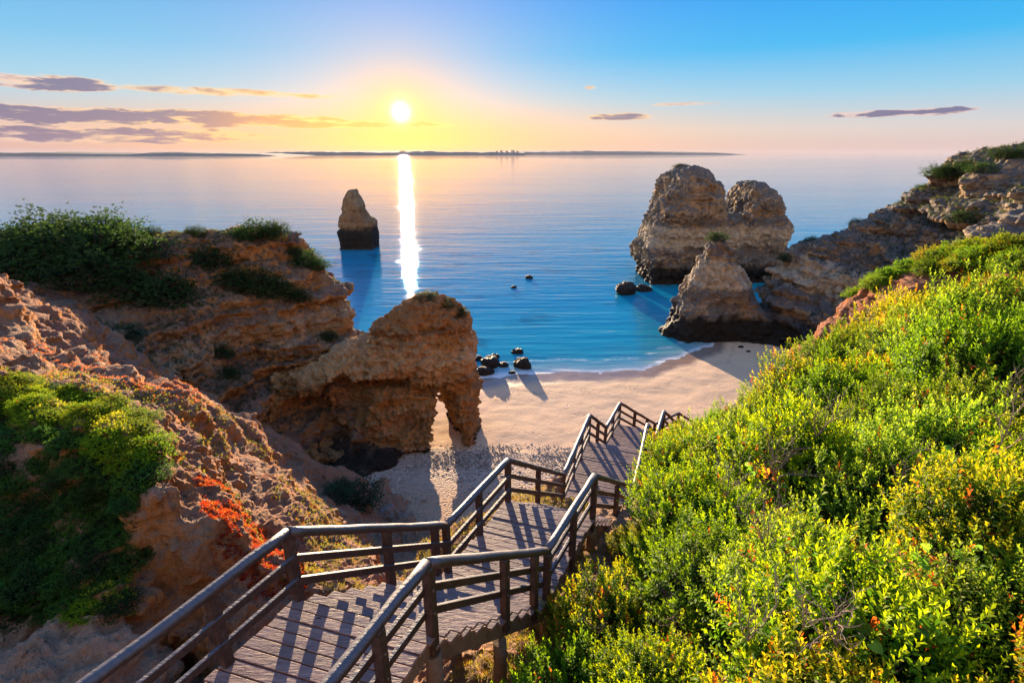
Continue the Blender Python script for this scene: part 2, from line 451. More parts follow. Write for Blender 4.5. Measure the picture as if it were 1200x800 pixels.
def water_material():
    m, t = material('sea_water')
    p = t.pos
    sh = t.node('ShaderNodeAttribute', attribute_name='shore').outputs['Fac']
    n = t.noise(p, .05, 4, .6)
    sw = t.math('ADD', sh, t.math('MULTIPLY', t.math('SUBTRACT', n, .5), 22))
    c = t.ramp(t.math('DIVIDE', sw, 160.0, clamp=True), [(0, (.05, .26, .32)), (.06, (.010, .27, .37)), (.25, (.004, .22, .37)), (1, (.006, .18, .30))])
    # patches of dark weed and rock on the bed
    c = t.mix(t.math('MULTIPLY', t.rng(t.noise(p, .09, 4, .6, .3), .55, .68), .45), c, (.002, .045, .09))
    # foam along the edge
    fn = t.noise(t.mapping(p, (.35, 1.0, 1)), 1.2, 6, .7, .5)
    fe = t.math('ADD', sh, t.math('MULTIPLY', t.math('SUBTRACT', t.noise(p, .13, 3, .5), .5), 2.4))
    f1 = t.math('MULTIPLY', t.rng(fe, 1.6, .2), t.rng(fn, .30, .52))
    f2 = t.math('MULTIPLY', t.rng(t.math('ABSOLUTE', t.math('SUBTRACT', fe, 4.4)), 1.0, .1), t.math('MULTIPLY', t.rng(fn, .45, .62), .55))
    foam = t.math('MAXIMUM', f1, f2)
    milky = t.math('MULTIPLY', t.rng(fe, 5.5, .6), .45)
    c = t.mix(milky, c, (.42, .46, .46))
    c = t.mix(t.math('MULTIPLY', foam, .8), c, (.70, .68, .66))
    t.set(t.bsdf, 'Base Color', c)
    t.set(t.bsdf, 'Roughness', t.math('ADD', .025, t.math('MULTIPLY', foam, .5)))
    t.set(t.bsdf, 'IOR', 1.33)
    t.set(t.bsdf, 'Specular IOR Level', .5)
    w1 = t.noise(t.mapping(p, (.12, 1.0, 1), rot=(0, 0, .08)), .60, 4, .55, .3)
    w2 = t.noise(t.mapping(p, (.2, 1.0, 1), rot=(0, 0, -.05)), .13, 3, .5)
    w3 = t.noise(p, 2.3, 3, .6)
    calm = t.rng(t.noise(t.mapping(p, (.25, 1, 1)), .012, 3, .5), .35, .65, .55, 1.0)
    h = t.math('ADD', t.math('MULTIPLY', w1, .22), t.math('ADD', t.math('MULTIPLY', w2, .38), t.math('MULTIPLY', w3, .010)))
    h = t.math('MULTIPLY', h, calm)
    t.set(t.bsdf, 'Normal', t.bump(h, 1.0, .85))
    return m
M['water'] = water_material()

def wood_material(name, c1, c2, c3, rough=.75, weather_sky=0.0):
    m, t = material(name)
    tc = t.node('ShaderNodeTexCoord').outputs['Object']
    obj = t.node('ShaderNodeObjectInfo')
    isl = t.geo.outputs['Random Per Island']
    dirn = t.vmath('ADD', t.pos, t.node('ShaderNodeCombineXYZ', ins={0: t.math('MULTIPLY', isl, 31.0), 1: t.math('MULTIPLY', isl, 17.0)}).outputs[0])
    g = t.noise(t.mapping(dirn, (2.5, 14, 9), rot=(0, 0, .45)), 2.2, 6, .65, .4)
    g2 = t.noise(dirn, 3.5, 5, .65)
    c = t.ramp(g, [(.3, c1), (.5, c2), (.72, c3)])
    c = t.mix(t.math('MULTIPLY', t.rng(g2, .45, .7), .5), c, c1)
    c = t.mix(t.math('MULTIPLY', isl, .75), c, tuple(v*.55 for v in c2))
    if weather_sky:  # weathered grey plus blue sky reflection painted onto up-facing wood
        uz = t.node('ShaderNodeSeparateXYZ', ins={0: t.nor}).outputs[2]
        c = t.mix(t.math('MULTIPLY', t.rng(t.math('ADD', uz, t.math('MULTIPLY', t.math('SUBTRACT', g2, .5), .8)), .25, .8), weather_sky), c, t.mix(g, (.05, .06, .085), (.17, .18, .22)))
    knot = t.voro(t.mapping(dirn, (1.2, 3.5, 3.5), rot=(0, 0, .45)), 1.6, 'F1')
    c = t.mix(t.rng(knot, .10, .05), c, (.03, .018, .012))
    t.set(t.bsdf, 'Base Color', c)
    t.set(t.bsdf, 'Roughness', t.math('ADD', rough-.12, t.math('MULTIPLY', g, .3)))
    t.set(t.bsdf, 'Specular IOR Level', .45)
    t.set(t.bsdf, 'Normal', t.bump(t.math('ADD', g, t.math('MULTIPLY', g2, .6)), .8, .012))
    return m
M['deck'] = wood_material('deck_boards', (.13, .055, .04), (.28, .14, .11), (.42, .245, .19), .6, weather_sky=.2)
M['rail'] = wood_material('railing_wood', (.020, .010, .008), (.055, .026, .020), (.11, .065, .055), .48, weather_sky=.5)
M['beam'] = wood_material('beam_wood', (.10, .05, .028), (.20, .11, .06), (.30, .18, .10), .8)

def leaf_material(name, trans=.55, rough=.6):
    m, t = material(name)
    a = t.node('ShaderNodeAttribute', attribute_name='leafcol').outputs['Color']
    rnd = t.node('ShaderNodeObjectInfo').outputs['Random']
    hs = t.node('ShaderNodeHueSaturation', ins={'Color': a, 'Hue': t.math('ADD', .49, t.math('MULTIPLY', rnd, .022)), 'Value': t.math('ADD', .8, t.math('MULTIPLY', rnd, .4))}).outputs[0]
    t.set(t.bsdf, 'Base Color', hs); t.set(t.bsdf, 'Roughness', rough); t.set(t.bsdf, 'Specular IOR Level', .15)
    tr = t.node('ShaderNodeBsdfTranslucent', ins={'Color': t.mix(.6, hs, (1.5, 1.35, .35), 'MULTIPLY')})
    ms = t.node('ShaderNodeMixShader', ins={0: trans, 1: t.bsdf.outputs[0], 2: tr.outputs[0]})
    t.l.new(ms.outputs[0], t.out.inputs[0])
    return m
M['leaf'] = leaf_material('shrub_leaves')
def plain(name, col, rough=.9, var=.3):
    m, t = material(name)
    n = t.noise(t.pos, 9, 5, .6)
    t.set(t.bsdf, 'Base Color', t.mix(n, tuple(v*(1-var) for v in col), tuple(v*(1+var) for v in col))); t.set(t.bsdf, 'Roughness', rough)
    return m
M['twig'] = plain('twig_bark', (.10, .065, .045))
M['deadwood'] = plain('grey_deadwood', (.22, .15, .12))
M['bolt'] = plain('rusty_bolt', (.16, .10, .07), .6)
M['hill'] = plain('distant_land', (.07, .075, .06))
M['town'] = plain('pale_render_wall', (.30, .28, .27))
M['pebble'] = rock_material('pebbles', (.26, .19, .14), (.38, .29, .22), (.48, .39, .31), (.30, .28, .26), (.62, .55, .46), .3, .2, wet=False, fine=2)

# ------------------------------------------------------------------ world
EXPO = 2.1
K = 2**EXPO
def world():
    w = bpy.data.worlds.new('World'); SC.world = w; w.use_nodes = True
    t = NT(w.node_tree); t.n.clear()
    tc = t.node('ShaderNodeTexCoord').outputs['Generated']
    d = t.vmath('NORMALIZE', tc)
    sp = t.node('ShaderNodeSeparateXYZ', ins={0: d}); z = sp.outputs[2]
    el = t.math('MULTIPLY', t.math('ARCSINE', z), 180/math.pi)
    az = t.math('MULTIPLY', t.math('ARCTAN2', sp.outputs[0], sp.outputs[1]), 180/math.pi)
    saz, sel = math.degrees(SUN_AZ), 3.9
    S = (math.sin(R(saz))*math.cos(R(sel)), math.cos(R(saz))*math.cos(R(sel)), math.sin(R(sel)))
    dot = t.vmath('DOT_PRODUCT', d, S, out=1)
    ang = t.math('MULTIPLY', t.math('ARCCOSINE', t.math('MINIMUM', dot, 1.0)), 180/math.pi)
    e01 = t.math('DIVIDE', el, 60.0, clamp=True)
    base = t.ramp(e01, [(0, srgb(222, 190, 188)), (.035, srgb(216, 210, 212)), (.085, srgb(150, 206, 236)), (.15, srgb(40, 182, 244)), (.22, srgb(0, 160, 246)), (.5, srgb(25, 120, 215)), (1, srgb(60, 130, 215))])
    left = t.ramp(e01, [(0, srgb(196, 158, 168)), (.035, srgb(214, 190, 190)), (.085, srgb(160, 210, 236)), (.15, srgb(110, 192, 238)), (.22, srgb(84, 172, 234)), (.5, srgb(60, 140, 215)), (1, srgb(40, 110, 190))])
    base = t.mix(t.rng(az, -5, -40), base, left)
    # unseen sky behind the camera, made warm and brightened as added fill light
    back = t.ramp(e01, [(0, srgb(240, 200, 170)), (.3, srgb(240, 212, 190)), (.6, srgb(175, 190, 215)), (1, srgb(110, 155, 215))])
    base = t.mix(t.rng(t.math('ABSOLUTE', az), 60, 130), base, back)
    lift = t.math('MAXIMUM', t.rng(t.math('ABSOLUTE', az), 60, 120), t.rng(el, 18, 40))  # boost of out-of-frame sky, added to fill the shaded rock
    base = t.mix(1.0, base, t.mix(lift, (1, 1, 1), (1.75, 1.7, 1.65)), 'MULTIPLY')
    # low warm belt under the sun, flattened along the horizon
    da = t.math('SUBTRACT', az, saz); de = t.math('SUBTRACT', el, sel)
    def gauss(sa, se, off=0.0):
        q = t.math('ADD', t.math('POWER', t.math('DIVIDE', t.math('ABSOLUTE', da), sa), 2.0),
                   t.math('POWER', t.math('DIVIDE', t.math('ABSOLUTE', t.math('SUBTRACT', de, off)), se), 2.0))
        return t.math('EXPONENT', t.math('MULTIPLY', q, -1.0))
    c = t.mix(t.math('MULTIPLY', gauss(30, 3.6, -3.2), .7), base, srgb(248, 186, 126))
    c = t.mix(t.math('MULTIPLY', gauss(14, 9.5, 0), .42), c, srgb(180, 160, 196))
    c = t.mix(t.math('MULTIPLY', gauss(12, 2.8, -2.6), .68), c, srgb(255, 168, 74))
    c = t.mix(t.math('MULTIPLY', gauss(5.6, 4.4, 0), .50), c, srgb(255, 180, 98))
    c = t.mix(t.math('MULTIPLY', gauss(2.4, 2.2, 0), .5), c, srgb(255, 196, 100))
    # clouds
    v = t.node('ShaderNodeCombineXYZ', ins={0: t.math('MULTIPLY', az, .14), 1: t.math('MULTIPLY', el, .85), 2: 0.0}).outputs[0]
    n = t.noise(v, 2.2, 7, .62, .35); nb = t.noise(v, .8, 3, .5)
    nn = t.math('ADD', t.math('MULTIPLY', t.math('SUBTRACT', n, .5), 6.5), t.math('MULTIPLY', t.math('SUBTRACT', nb, .5), 2.6))
    def px2ae(px, py):
        u, vv = (px-600)/F, (400-py)/F
        y, zz = CP+vv*SP, -SP+vv*CP
        return math.degrees(math.atan2(u, y)), math.degrees(math.atan2(zz, math.hypot(u, y)))
    blobs = [(60, 97, 92, 10, 1.0), (120, 137, 190, 11, 1.25), (300, 141, 140, 8, 1.0), (445, 145, 110, 4.5, .9), (110, 158, 260, 12, .75), (420, 146, 150, 5, .9), (30, 132, 90, 12, 1.2), (200, 134, 120, 7, 1.1),
             (255, 108, 150, 6, .5), (730, 137, 48, 4.5, .9), (800, 122, 60, 3, .35), (1062, 132, 118, 5.2, 1.1), (692, 103, 9, 3, .35)]
    tot = None
    for (px, py, wx, wy, a) in blobs:
        A, E = px2ae(px, py); A2, _ = px2ae(px+wx, py); _, E2 = px2ae(px, py-wy)
        wa, we = abs(A2-A), abs(E2-E)
        q = t.math('ADD', t.math('POWER', t.math('ABSOLUTE', t.math('DIVIDE', t.math('SUBTRACT', az, A), wa)), 2.0),
                   t.math('POWER', t.math('ABSOLUTE', t.math('DIVIDE', t.math('SUBTRACT', el, E), we)), 2.0))
        k = t.math('ADD', t.math('SUBTRACT', 1.0, q), t.math('MULTIPLY', nn, .42))
        k = t.math('MULTIPLY', t.rng(k, -.15, 1.25), a)
        tot = k if tot is None else t.math('MAXIMUM', tot, k)
    tot = t.math('MINIMUM', tot, 1.0)
    ccol = t.mix(t.rng(ang, 22, 6), srgb(104, 102, 150), srgb(222, 146, 92))
    cedge = t.mix(t.rng(ang, 40, 8), srgb(240, 206, 200), srgb(255, 208, 130))
    cc = t.mix(t.rng(t.math('ADD', tot, t.math('MULTIPLY', t.math('SUBTRACT', n, .5), 1.6)), .15, .8), cedge, ccol)
    c = t.mix(t.math('MULTIPLY', t.rng(tot, .02, .45), .95), c, cc)
    # aureole and disc
    c = t.mix(1.0, c, t.mix(1.0, t.math('EXPONENT', t.math('MULTIPLY', t.math('POWER', t.math('DIVIDE', ang, 1.05), 1.3), -1.0)), (.60, .36, .12), 'MULTIPLY'), 'ADD')
    disc = t.math('MULTIPLY', t.math('EXPONENT', t.math('MULTIPLY', t.math('POWER', t.math('DIVIDE', ang, .52), 1.4), -1.0)), 9.0)
    c = t.mix(1.0, c, t.mix(1.0, disc, (1.0, .80, .48), 'MULTIPLY'), 'ADD')
    # below the horizon
    c = t.mix(t.rng(el, -.05, -1.0), c, srgb(70, 110, 140))
    c = t.mix(1.0, c, (1/K, 1/K, 1/K), 'MULTIPLY')
    c = t.mix(1.0, c, (10., 10., 10.), 'MULTIPLY')
    sky = t.node('ShaderNodeTexSky', sky_type='NISHITA'); sky.sun_disc = False
    sky.sun_elevation = SUN_EL; sky.sun_rotation = SUN_AZ
    c = t.mix(.04, c, sky.outputs[0])
    bg = t.node('ShaderNodeBackground', ins={0: c, 1: .1})
    o = t.node('ShaderNodeOutputWorld'); t.l.new(bg.outputs[0], o.inputs[0])
world()
sun = bpy.data.lights.new('sun', 'SUN'); sun.energy = 5.0; sun.angle = R(.5); sun.color = (1.0, .74, .47)
so = link(bpy.data.objects.new('sun', sun))
sd = Vector((math.sin(SUN_AZ)*math.cos(SUN_EL), math.cos(SUN_AZ)*math.cos(SUN_EL), math.sin(SUN_EL)))
so.rotation_euler = (-sd).to_track_quat('-Z', 'Y').to_euler(); so.location = (-30, 60, 60)

cam = bpy.data.cameras.new('camera'); cam.lens = 18; cam.sensor_width = 36; cam.clip_end = 80000; cam.clip_start = .1
co = link(bpy.data.objects.new('camera', cam)); co.location = (0, 0, CAMZ)
co.rotation_euler = (math.pi/2 - PITCH, 0, 0); SC.camera = co
SC.view_settings.view_transform = 'Standard'; SC.view_settings.look = 'None'
SC.view_settings.exposure = EXPO; SC.view_settings.gamma = 1; SC.view_settings.use_curve_mapping = False
SC.render.engine = 'CYCLES'; SC.cycles.use_denoising = True
try: SC.cycles.denoiser = 'OPENIMAGEDENOISE'
except Exception: pass
SC.cycles.max_bounces = 8; SC.cycles.diffuse_bounces = 3; SC.cycles.glossy_bounces = 3; SC.cycles.transmission_bounces = 4
SC.cycles.caustics_reflective = False; SC.cycles.caustics_refractive = False
SC.cycles.sample_clamp_indirect = 6

# ------------------------------------------------------------------ beach and sea
WLX = np.array([-140, -40, -20, -5, 5, 12, 19, 25, 31, 36, 60, 140.])
WLY = np.array([48, 56, 60, 62.3, 63.8, 64.4, 65.6, 69.8, 74.6, 84, 100, 130.])
def waterline(x): return np.interp(x, WLX, WLY) + 0.35*np.sin(x*.33) + .2*np.sin(x*.9+1)
def beach_z(x, y):
    d = waterline(x) - y
    z = np.where(d > 0, d*.045 + np.maximum(d-22, 0)*.05, d*.11)
    return np.maximum(z, -6)
xs = axis(-60, 70, 1.6, (-16, 36, .35)); ys = axis(16, 120, 1.6, (34, 70, .3))
X, Y = np.meshgrid(xs, ys, indexing='ij')
Z = beach_z(X, Y) + .07*fbm(X, Y, X*0, .5, 4) + .12*fbm(X, Y, X*0, .12, 2)*sstep(2, 8, waterline(X)-Y)
gr = sstep(44.6, 41.8, Y + .10*(X+2) + 1.2*fbm(X, Y, X*0, .2, 3))
Z += gr*.06*fbm(X, Y, X*0, 1.9, 2)
nx, ny = X.shape
ii = np.arange(nx*ny).reshape(nx, ny)
Q = np.stack([ii[:-1, :-1], ii[1:, :-1], ii[1:, 1:], ii[:-1, 1:]], -1).reshape(-1, 4)
beach = mk('beach', np.stack([X, Y, Z], -1).reshape(-1, 3), Q, M['sand'], smooth=True,
           attrs={'shore': ('FLOAT', waterline(X)-Y), 'gravel': ('FLOAT', gr)})
tag(beach, 'pale pink sand beach with a grey gravel strip', 'beach', kind='structure')

def geo(a, b, n): return np.geomspace(a, b, n)
xs = np.concatenate([-geo(90, 30000, 40)[::-1], np.arange(-88, 92, 1.0), geo(93, 30000, 40)])
ys = np.concatenate([[-200, -50, 0, 20], np.arange(40, 110, .8), geo(111, 30000, 60)])
X, Y = np.meshgrid(xs, ys, indexing='ij')
nx, ny = X.shape; ii = np.arange(nx*ny).reshape(nx, ny)
Q = np.stack([ii[:-1, :-1], ii[1:, :-1], ii[1:, 1:], ii[:-1, 1:]], -1).reshape(-1, 4)
wx = waterline(X)
sea = mk('sea', np.stack([X, Y, X*0], -1).reshape(-1, 3), Q, M['water'], smooth=True, attrs={'shore': ('FLOAT', np.clip(Y-wx, -50, 400))})
tag(sea, 'calm blue sea reflecting the low sun', 'sea', kind='structure')

# ------------------------------------------------------------------ near terrain
A = at
def Wp(x, y, z): return (x, y, z+CAMZ)
near = [
 # left mound with the green ground cover
 A(-120, 430, 12.5), A(0, 440, 12), A(60, 470, 11.4), A(120, 482, 10.6), A(165, 503, 9.7), A(183, 535, 9.1), A(200, 580, 8.6), A(225, 620, 8.1), A(243, 655, 7.7),
 A(0, 520, 9.8), A(80, 540, 9.3), A(140, 590, 8.5), A(0, 620, 8.1), A(90, 650, 7.7), A(165, 660, 7.5), A(0, 712, 7.1), A(90, 722, 7.0), A(160, 715, 7.1), A(-150, 600, 8),
 A(0, 745, 6.5), A(90, 742, 6.5), A(150, 742, 6.6), A(0, 795, 5.6), A(80, 790, 5.7), A(112, 775, 5.9), A(-150, 790, 5.5),
 Wp(-4.2, 5.2, -9.6), Wp(-5.0, 6.4, -9.0), Wp(-5.0, 7.6, -9.6), Wp(-3.2, 7.6, -10.4), Wp(-2.4, 5.4, -9.6), Wp(-3.9, 4.0, -8.6), Wp(-5.6, 3.2, -7.4),
 A(212, 655, 7.9), A(250, 690, 7.9), A(212, 795, 7.5), A(262, 785, 7.6), A(300, 745, 8.0), A(165, 745, 6.9), A(150, 795, 6.2), A(185, 640, 7.75),
 # valley behind the mound, red patch and small ridges
 A(0, 425, 14), A(100, 455, 13.4), A(185, 500, 12.4), A(235, 560, 11.2), A(250, 600, 10.6), A(290, 640, 10.2), A(325, 690, 8.6),
 A(200, 470, 15), A(260, 550, 13.6), A(300, 590, 12.8), A(345, 640, 11.4), A(280, 570, 13.2),
 A(330, 575, 15.2), A(360, 610, 14.2), A(400, 640, 12.6), A(440, 670, 11.6), A(480, 690, 10.6),
 # long crest of the middle slope
 A(-100, 385, 22), A(0, 385, 21), A(80, 412, 20.5), A(160, 436, 20), A(235, 458, 20), A(270, 490, 20.2), A(310, 530, 20.8), A(350, 560, 21.6), A(385, 590, 22.6), A(402, 615, 23),
 A(60, 440, 17.3), A(140, 465, 16.5), A(215, 500, 16.2), A(290, 545, 17), A(350, 590, 17.4), A(395, 630, 16.5),
 A(-100, 318, 31), A(0, 328, 30), A(50, 346, 29), A(88, 380, 27.0), A(130, 418, 25), A(0, 352, 26), A(20, 368, 23.5), A(60, 392, 24),
 # behind the crest the gully
 Wp(-14, 25, -15.5), Wp(-10.5, 26, -21), Wp(-9, 28, -24.5), Wp(-14, 31, -22.5), Wp(-20, 35, -20.5), Wp(-30, 37, -15), A(175, 462, 28), A(225, 497, 29.5), A(280, 545, 30.5), A(340, 590, 31),
 Wp(-6, 29, -25.6), Wp(-5.4, 22, -22.5), Wp(-3.4, 17, -18), Wp(-2.6, 13.5, -14.2), Wp(-3.0, 11, -12), Wp(-1, 32, -26.4), Wp(-8, 35, -27), Wp(5, 36, -27), Wp(-1, 25, -22), Wp(.5, 18, -15.5), Wp(2, 24, -19.5), Wp(6, 29, -23),
 # under the stairs
 A(520, 790, 6.0), A(600, 740, 6.9), A(650, 700, 7.4), A(560, 640, 9.4), A(540, 618, 10.0), A(575, 597, 10.9), Wp(-1.2, 10.3, -9.2), A(650, 572, 14.4), A(640, 565, 14.9),
 Wp(-1.2, 4.6, -8.0), Wp(0, 3.5, -7.4), Wp(0, 0, -4.5), Wp(-3, 0, -5.5), Wp(2.5, 13, -10.7), Wp(3.4, 16, -10.8), Wp(1.2, 14.4, -10.9), Wp(2.0, 16.2, -12.2), Wp(4.8, 18.5, -12.2), Wp(3.6, 20.5, -14.2), Wp(7.5, 21.5, -14.2), Wp(6, 25, -18), Wp(10, 24, -15.5),
 # right hill (ground under the scrub)
 Wp(1.5, 5.6, -7.9), Wp(1.75, 7.2, -7.7), Wp(2.6, 8.6, -7.6), Wp(3.9, 11.2, -8.4),
]
HB = .55
hill = [(700, 730, 5.9), (760, 640, 7.0), (800, 760, 4.6), (900, 795, 3.4), (1050, 795, 2.9), (1200, 795, 2.6), (1000, 600, 6.0), (850, 600, 7.4), (1200, 600, 4.8), (800, 560, 9.4),
        (830, 505, 14.0), (900, 470, 16.5), (935, 432, 19.0), (900, 520, 11.5), (1000, 450, 13), (1000, 520, 9.0), (1200, 450, 9), (1100, 400, 14), (1200, 372, 12), (1200, 330, 14.5), (1320, 330, 12), (985, 402, 18.5), (1060, 378, 17.5), (1130, 350, 17),
        (1500, 600, 4.5), (1500, 420, 8)]
for h in hill:
    x, y, z = A(*h); near.append((x, y, z-.42-.062*y))
near += [Wp(14, 25, -12.5), Wp(18, 22, -9.2), A(1000, 352, 27), A(1050, 335, 26.6), A(1100, 318, 26), A(1150, 300, 25), A(1200, 285, 24), A(1300, 262, 23), A(955, 392, 26), A(925, 440, 25), A(985, 405, 24), A(1060, 372, 22.5), A(1140, 345, 20),
         Wp(12, 30, -21), Wp(18, 33, -20), Wp(24, 31, -14), Wp(15, 38, -26.5), Wp(26, 38, -22), Wp(34, 33, -10), Wp(30, 27, -5.5)]
Hn = Height(near, c=.5, lam=.02)
_Hn0 = Hn
def Hn(x, y):
    """erosion gullies running down the left slopes"""
    a = R(-38); u = x*math.cos(a) - y*math.sin(a); v = x*math.sin(a) + y*math.cos(a)
    x, y = np.broadcast_arrays(x, y)
    wob = fbm(x, y, x*0, .25, 3)
    u, v = np.broadcast_arrays(u, v)
    far = sstep(7, 16, y)
    g = fbm(u+wob*2.0, v*.28, x*0+3, .42, 3, .55, ridged=True) - .25
    g2 = fbm(u+wob*2.0, v*.3, x*0+8, 1.3, 3, .55, ridged=True) - .25
    m = sstep(-3.4, -5.2, x)*sstep(3, 5, y)
    return _Hn0(x, y) + m*(g*(.45+.75*far) + g2*.22)
xs = axis(-36, 33, .42, (-9.5, 3.5, .10)); ys = axis(.5, 38, .42, (4.0, 11.5, .10)); zs = axis(-1.0, 27, .36, (17.5, 22.5, .13))
V, Q = height_body(Hn, xs, ys, zs, warp=.42, wscale=.55, terr=.28)
V, Q = relief(V, Q, .24, 1.25, 0, 1, flute=.26)
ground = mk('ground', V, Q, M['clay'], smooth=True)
tag(ground, 'red clay slopes and gullies falling to the beach', 'ground', kind='structure')
bvh_ground = BVHTree.FromPolygons(V.tolist(), Q.tolist())
GV, GQ = V, Q
def drop(x, y, bvh=None, ztop=60):
    h = (bvh or bvh_ground).ray_cast(Vector((x, y, ztop)), Vector((0, 0, -1)))
    return h[0].z if h[0] is not None else None

# ------------------------------------------------------------------ left headland
hp = [A(-160, 292, 44), A(0, 296, 46), A(60, 285, 47), A(130, 280, 48), A(200, 275, 49), A(265, 277, 50), A(330, 282, 51), A(358, 292, 52), A(384, 326, 52), A(402, 352, 51), A(414, 396, 48.5),
      A(-160, 330, 37), A(0, 335, 36.5), A(60, 345, 37), A(120, 345, 39.5), A(195, 348, 42), A(250, 320, 46), A(300, 335, 47), A(350, 350, 48.5), A(370, 380, 47.5),
      A(0, 385, 31), A(60, 395, 32), A(150, 400, 36), A(165, 430, 34), A(220, 375, 41), A(250, 420, 40), A(300, 400, 43.6), A(340, 420, 43.5), A(390, 425, 44.5), A(240, 470, 37), A(300, 460, 39.8), A(345, 470, 42.2),
      A(330, 520, 39.6), A(370, 530, 41), A(290, 500, 37.5), A(250, 490, 35)]
for x, y, z in [(-60, 50, 20), (-50, 62, 14), (-38, 66, -3), (-28, 64, 15), (-22, 62, 10), (-30, 72, -4), (-20, 68, -4), (-16, 60, -3), (-12, 56, -3), (-60, 80, -4), (-10.5, 48, -3), (-11, 42.5, 1.0), (-14, 38.5, 1.5), (-20, 35, 5), (-26, 30, 12), (-60, 30, 20)]:
    hp.append((x, y, z))
Hh = Height(hp, c=.8, lam=.02)
def cave(f, X, Y, Z):
    c = at(352, 492, 40.6)
    e = 1 - np.sqrt(((X-c[0])/3.0)**2 + ((Y-c[1])/3.6)**2 + ((Z-c[2]-.4)/2.6)**2)
    f = np.maximum(f, e*2.2)
    c = at(385, 500, 42)
    e = 1 - np.sqrt(((X-c[0])/2.4)**2 + ((Y-c[1]+1)/2.6)**2 + ((Z-c[2])/3.2)**2)
    return np.maximum(f, e*2.0)
xs = axis(-60, -7, .5, (-32, -8, .27)); ys = axis(26, 74, .6, (33, 54, .3)); zs = axis(-2, 25, .28)
V, Q = height_body(Hh, xs, ys, zs, warp=1.3, wscale=.2, terr=1.2, sub=cave)
V, Q = relief(V, Q, .6, .5, .25, 1, flute=.85)
headland = mk('headland_cliff', V, Q, M['headland'], smooth=True)
tag(headland, 'ochre sea cliff on the left with dark scrub on top', 'sea cliff', kind='structure')
bvh_head = BVHTree.FromPolygons(V.tolist(), Q.tolist()); HV, HQ = V, Q

# ------------------------------------------------------------------ arch rock
def ridge_body(prof, yc, T, xs, ys, zs, p=3.0, pz=2.6, grooves=(), warp=.6, wscale=.25, led=.10, lscale=.45, sub=None):
    """solid standing on a centre line: prof is its skyline (x, top z), T its half thickness, grooves = (height, depth share, half height)"""
    px_ = np.array([q[0] for q in prof]); pz_ = np.array([q[1] for q in prof])
    xc = (px_[2]+px_[-3])/2
    X, Y, Z = [a.astype(np.float32) for a in np.meshgrid(xs, ys, zs, indexing='ij')]
    wx = warp*2*fbm(X, Y, Z, wscale, 3); wy = warp*2*fbm(X+40, Y+9, Z, wscale, 3); wz = warp*fbm(X, Y+70, Z, wscale, 3)
    zz = Z + .9*perlin(X*.12, Y*.12, Z*.1)
    L = 1 + led*(1.6*perlin(X*.06, Y*.06, zz*lscale) + .8*perlin(X*.12, Y*.12, zz*lscale*2.7)) - .0*Z
    for (gz, gd, gw) in grooves:
        L = L - gd*np.exp(-((zz-gz)/gw)**2)
    T0 = float(np.mean(T(px_[2:-2]))); x2 = X + wx + np.tanh((X-xc)/4)*(1-L)*T0*.8; y2 = (Y+wy-yc(X))/L
    H = np.interp(x2, px_, pz_).astype(np.float32)
    q = (np.abs(y2/T(X))**p + np.clip((Z+wz*.6+6)/(np.maximum(H, -5.5)+6), 0, 4)**(pz*1.6))**(1/p) - 1
    f = np.maximum(q*T(X), (Z+wz*.6-H)*.8)
    if sub is not None: f = sub(f, X, Y, Z)
    return surface_nets(f, xs, ys, zs)
Yr = 46.0
prof = [(px, py) for px, py in [(380, 415), (400, 402), (425, 396), (441, 397), (445, 378), (458, 369), (474, 360), (484, 352), (500, 349), (522, 351), (538, 362), (547, 374), (553, 386)]]
pp = [(A(a, b, Yr)[0], A(a, b, Yr)[2]) for a, b in prof]
pp = [(pp[0][0]-3, 9.0)] + [(a-.3, b) for a, b in pp] + [(pp[-1][0]-.1, 11.5), (pp[-1][0]+.1, 9.5), (pp[-1][0]+.2, 2.0), (pp[-1][0]+.4, -4), (pp[-1][0]+8, -5)]
def arch_sub(f, X, Y, Z):
    # tunnel running away to the left
    a = R(-24); dx, dy = math.sin(a), math.cos(a)
    ox, oy, _ = at(527, 490, 43.0)
    u = (X-ox)*dy - (Y-oy)*dx; w = (X-ox)*dx + (Y-oy)*dy
    hw = 1.7*np.clip(1-((Z-.2)/6.9)**2, 0.0, 1)**.6 + .25*np.sin(Z*1.3)
    uu = u - .35*perlin(Z*.5, w*.3, X*0+3)*2
    e = np.where((Z < 7.3), hw-np.abs(uu+.08*w*0), -1)
    f = np.maximum(f, np.where(Z < 7.2, e, -5))
    # niche on the front
    for (px, py, yy, rx, ry, rz) in ((445, 452, 42.6, 3.0, 1.5, .8), (405, 470, 42.4, 2.4, 1.6, 2.6), (480, 500, 42.4, 2.0, 1.4, 1.3), (360, 492, 42.0, 3.0, 3.2, 2.6), (392, 515, 41.8, 2.4, 2.0, 1.5)):
        c = at(px, py, yy)
        e = 1 - np.sqrt(((X-c[0])/rx)**2 + ((Y-c[1])/ry)**2 + ((Z-c[2])/rz)**2)
        f = np.maximum(f, e*1.6)
    return f
xs = axis(-22, 0, .17); ys = axis(39, 54, .2); zs = axis(-2, 18, .17)
V, Q = ridge_body(pp, lambda x: 46.6 + .12*(x+9), lambda x: 4.0 - .10*(x+9), xs, ys, zs, 3.0, 2.6, [(7.4, .13, 1.1), (3.6, .07, 1.4), (12.0, .08, .4), (.0, .12, .8)], warp=.42, wscale=.36, led=.07, lscale=.6, sub=arch_sub)
V, Q = relief(V, Q, .5, .8, .32, 1, flute=.32)
archrock = mk('arch_rock', V, Q, M['arch'], smooth=True)
tag(archrock, 'ochre rock arch with a narrow tunnel standing on the beach end of the left cliff', 'rock arch')
bvh_arch = BVHTree.FromPolygons(V.tolist(), Q.tolist())

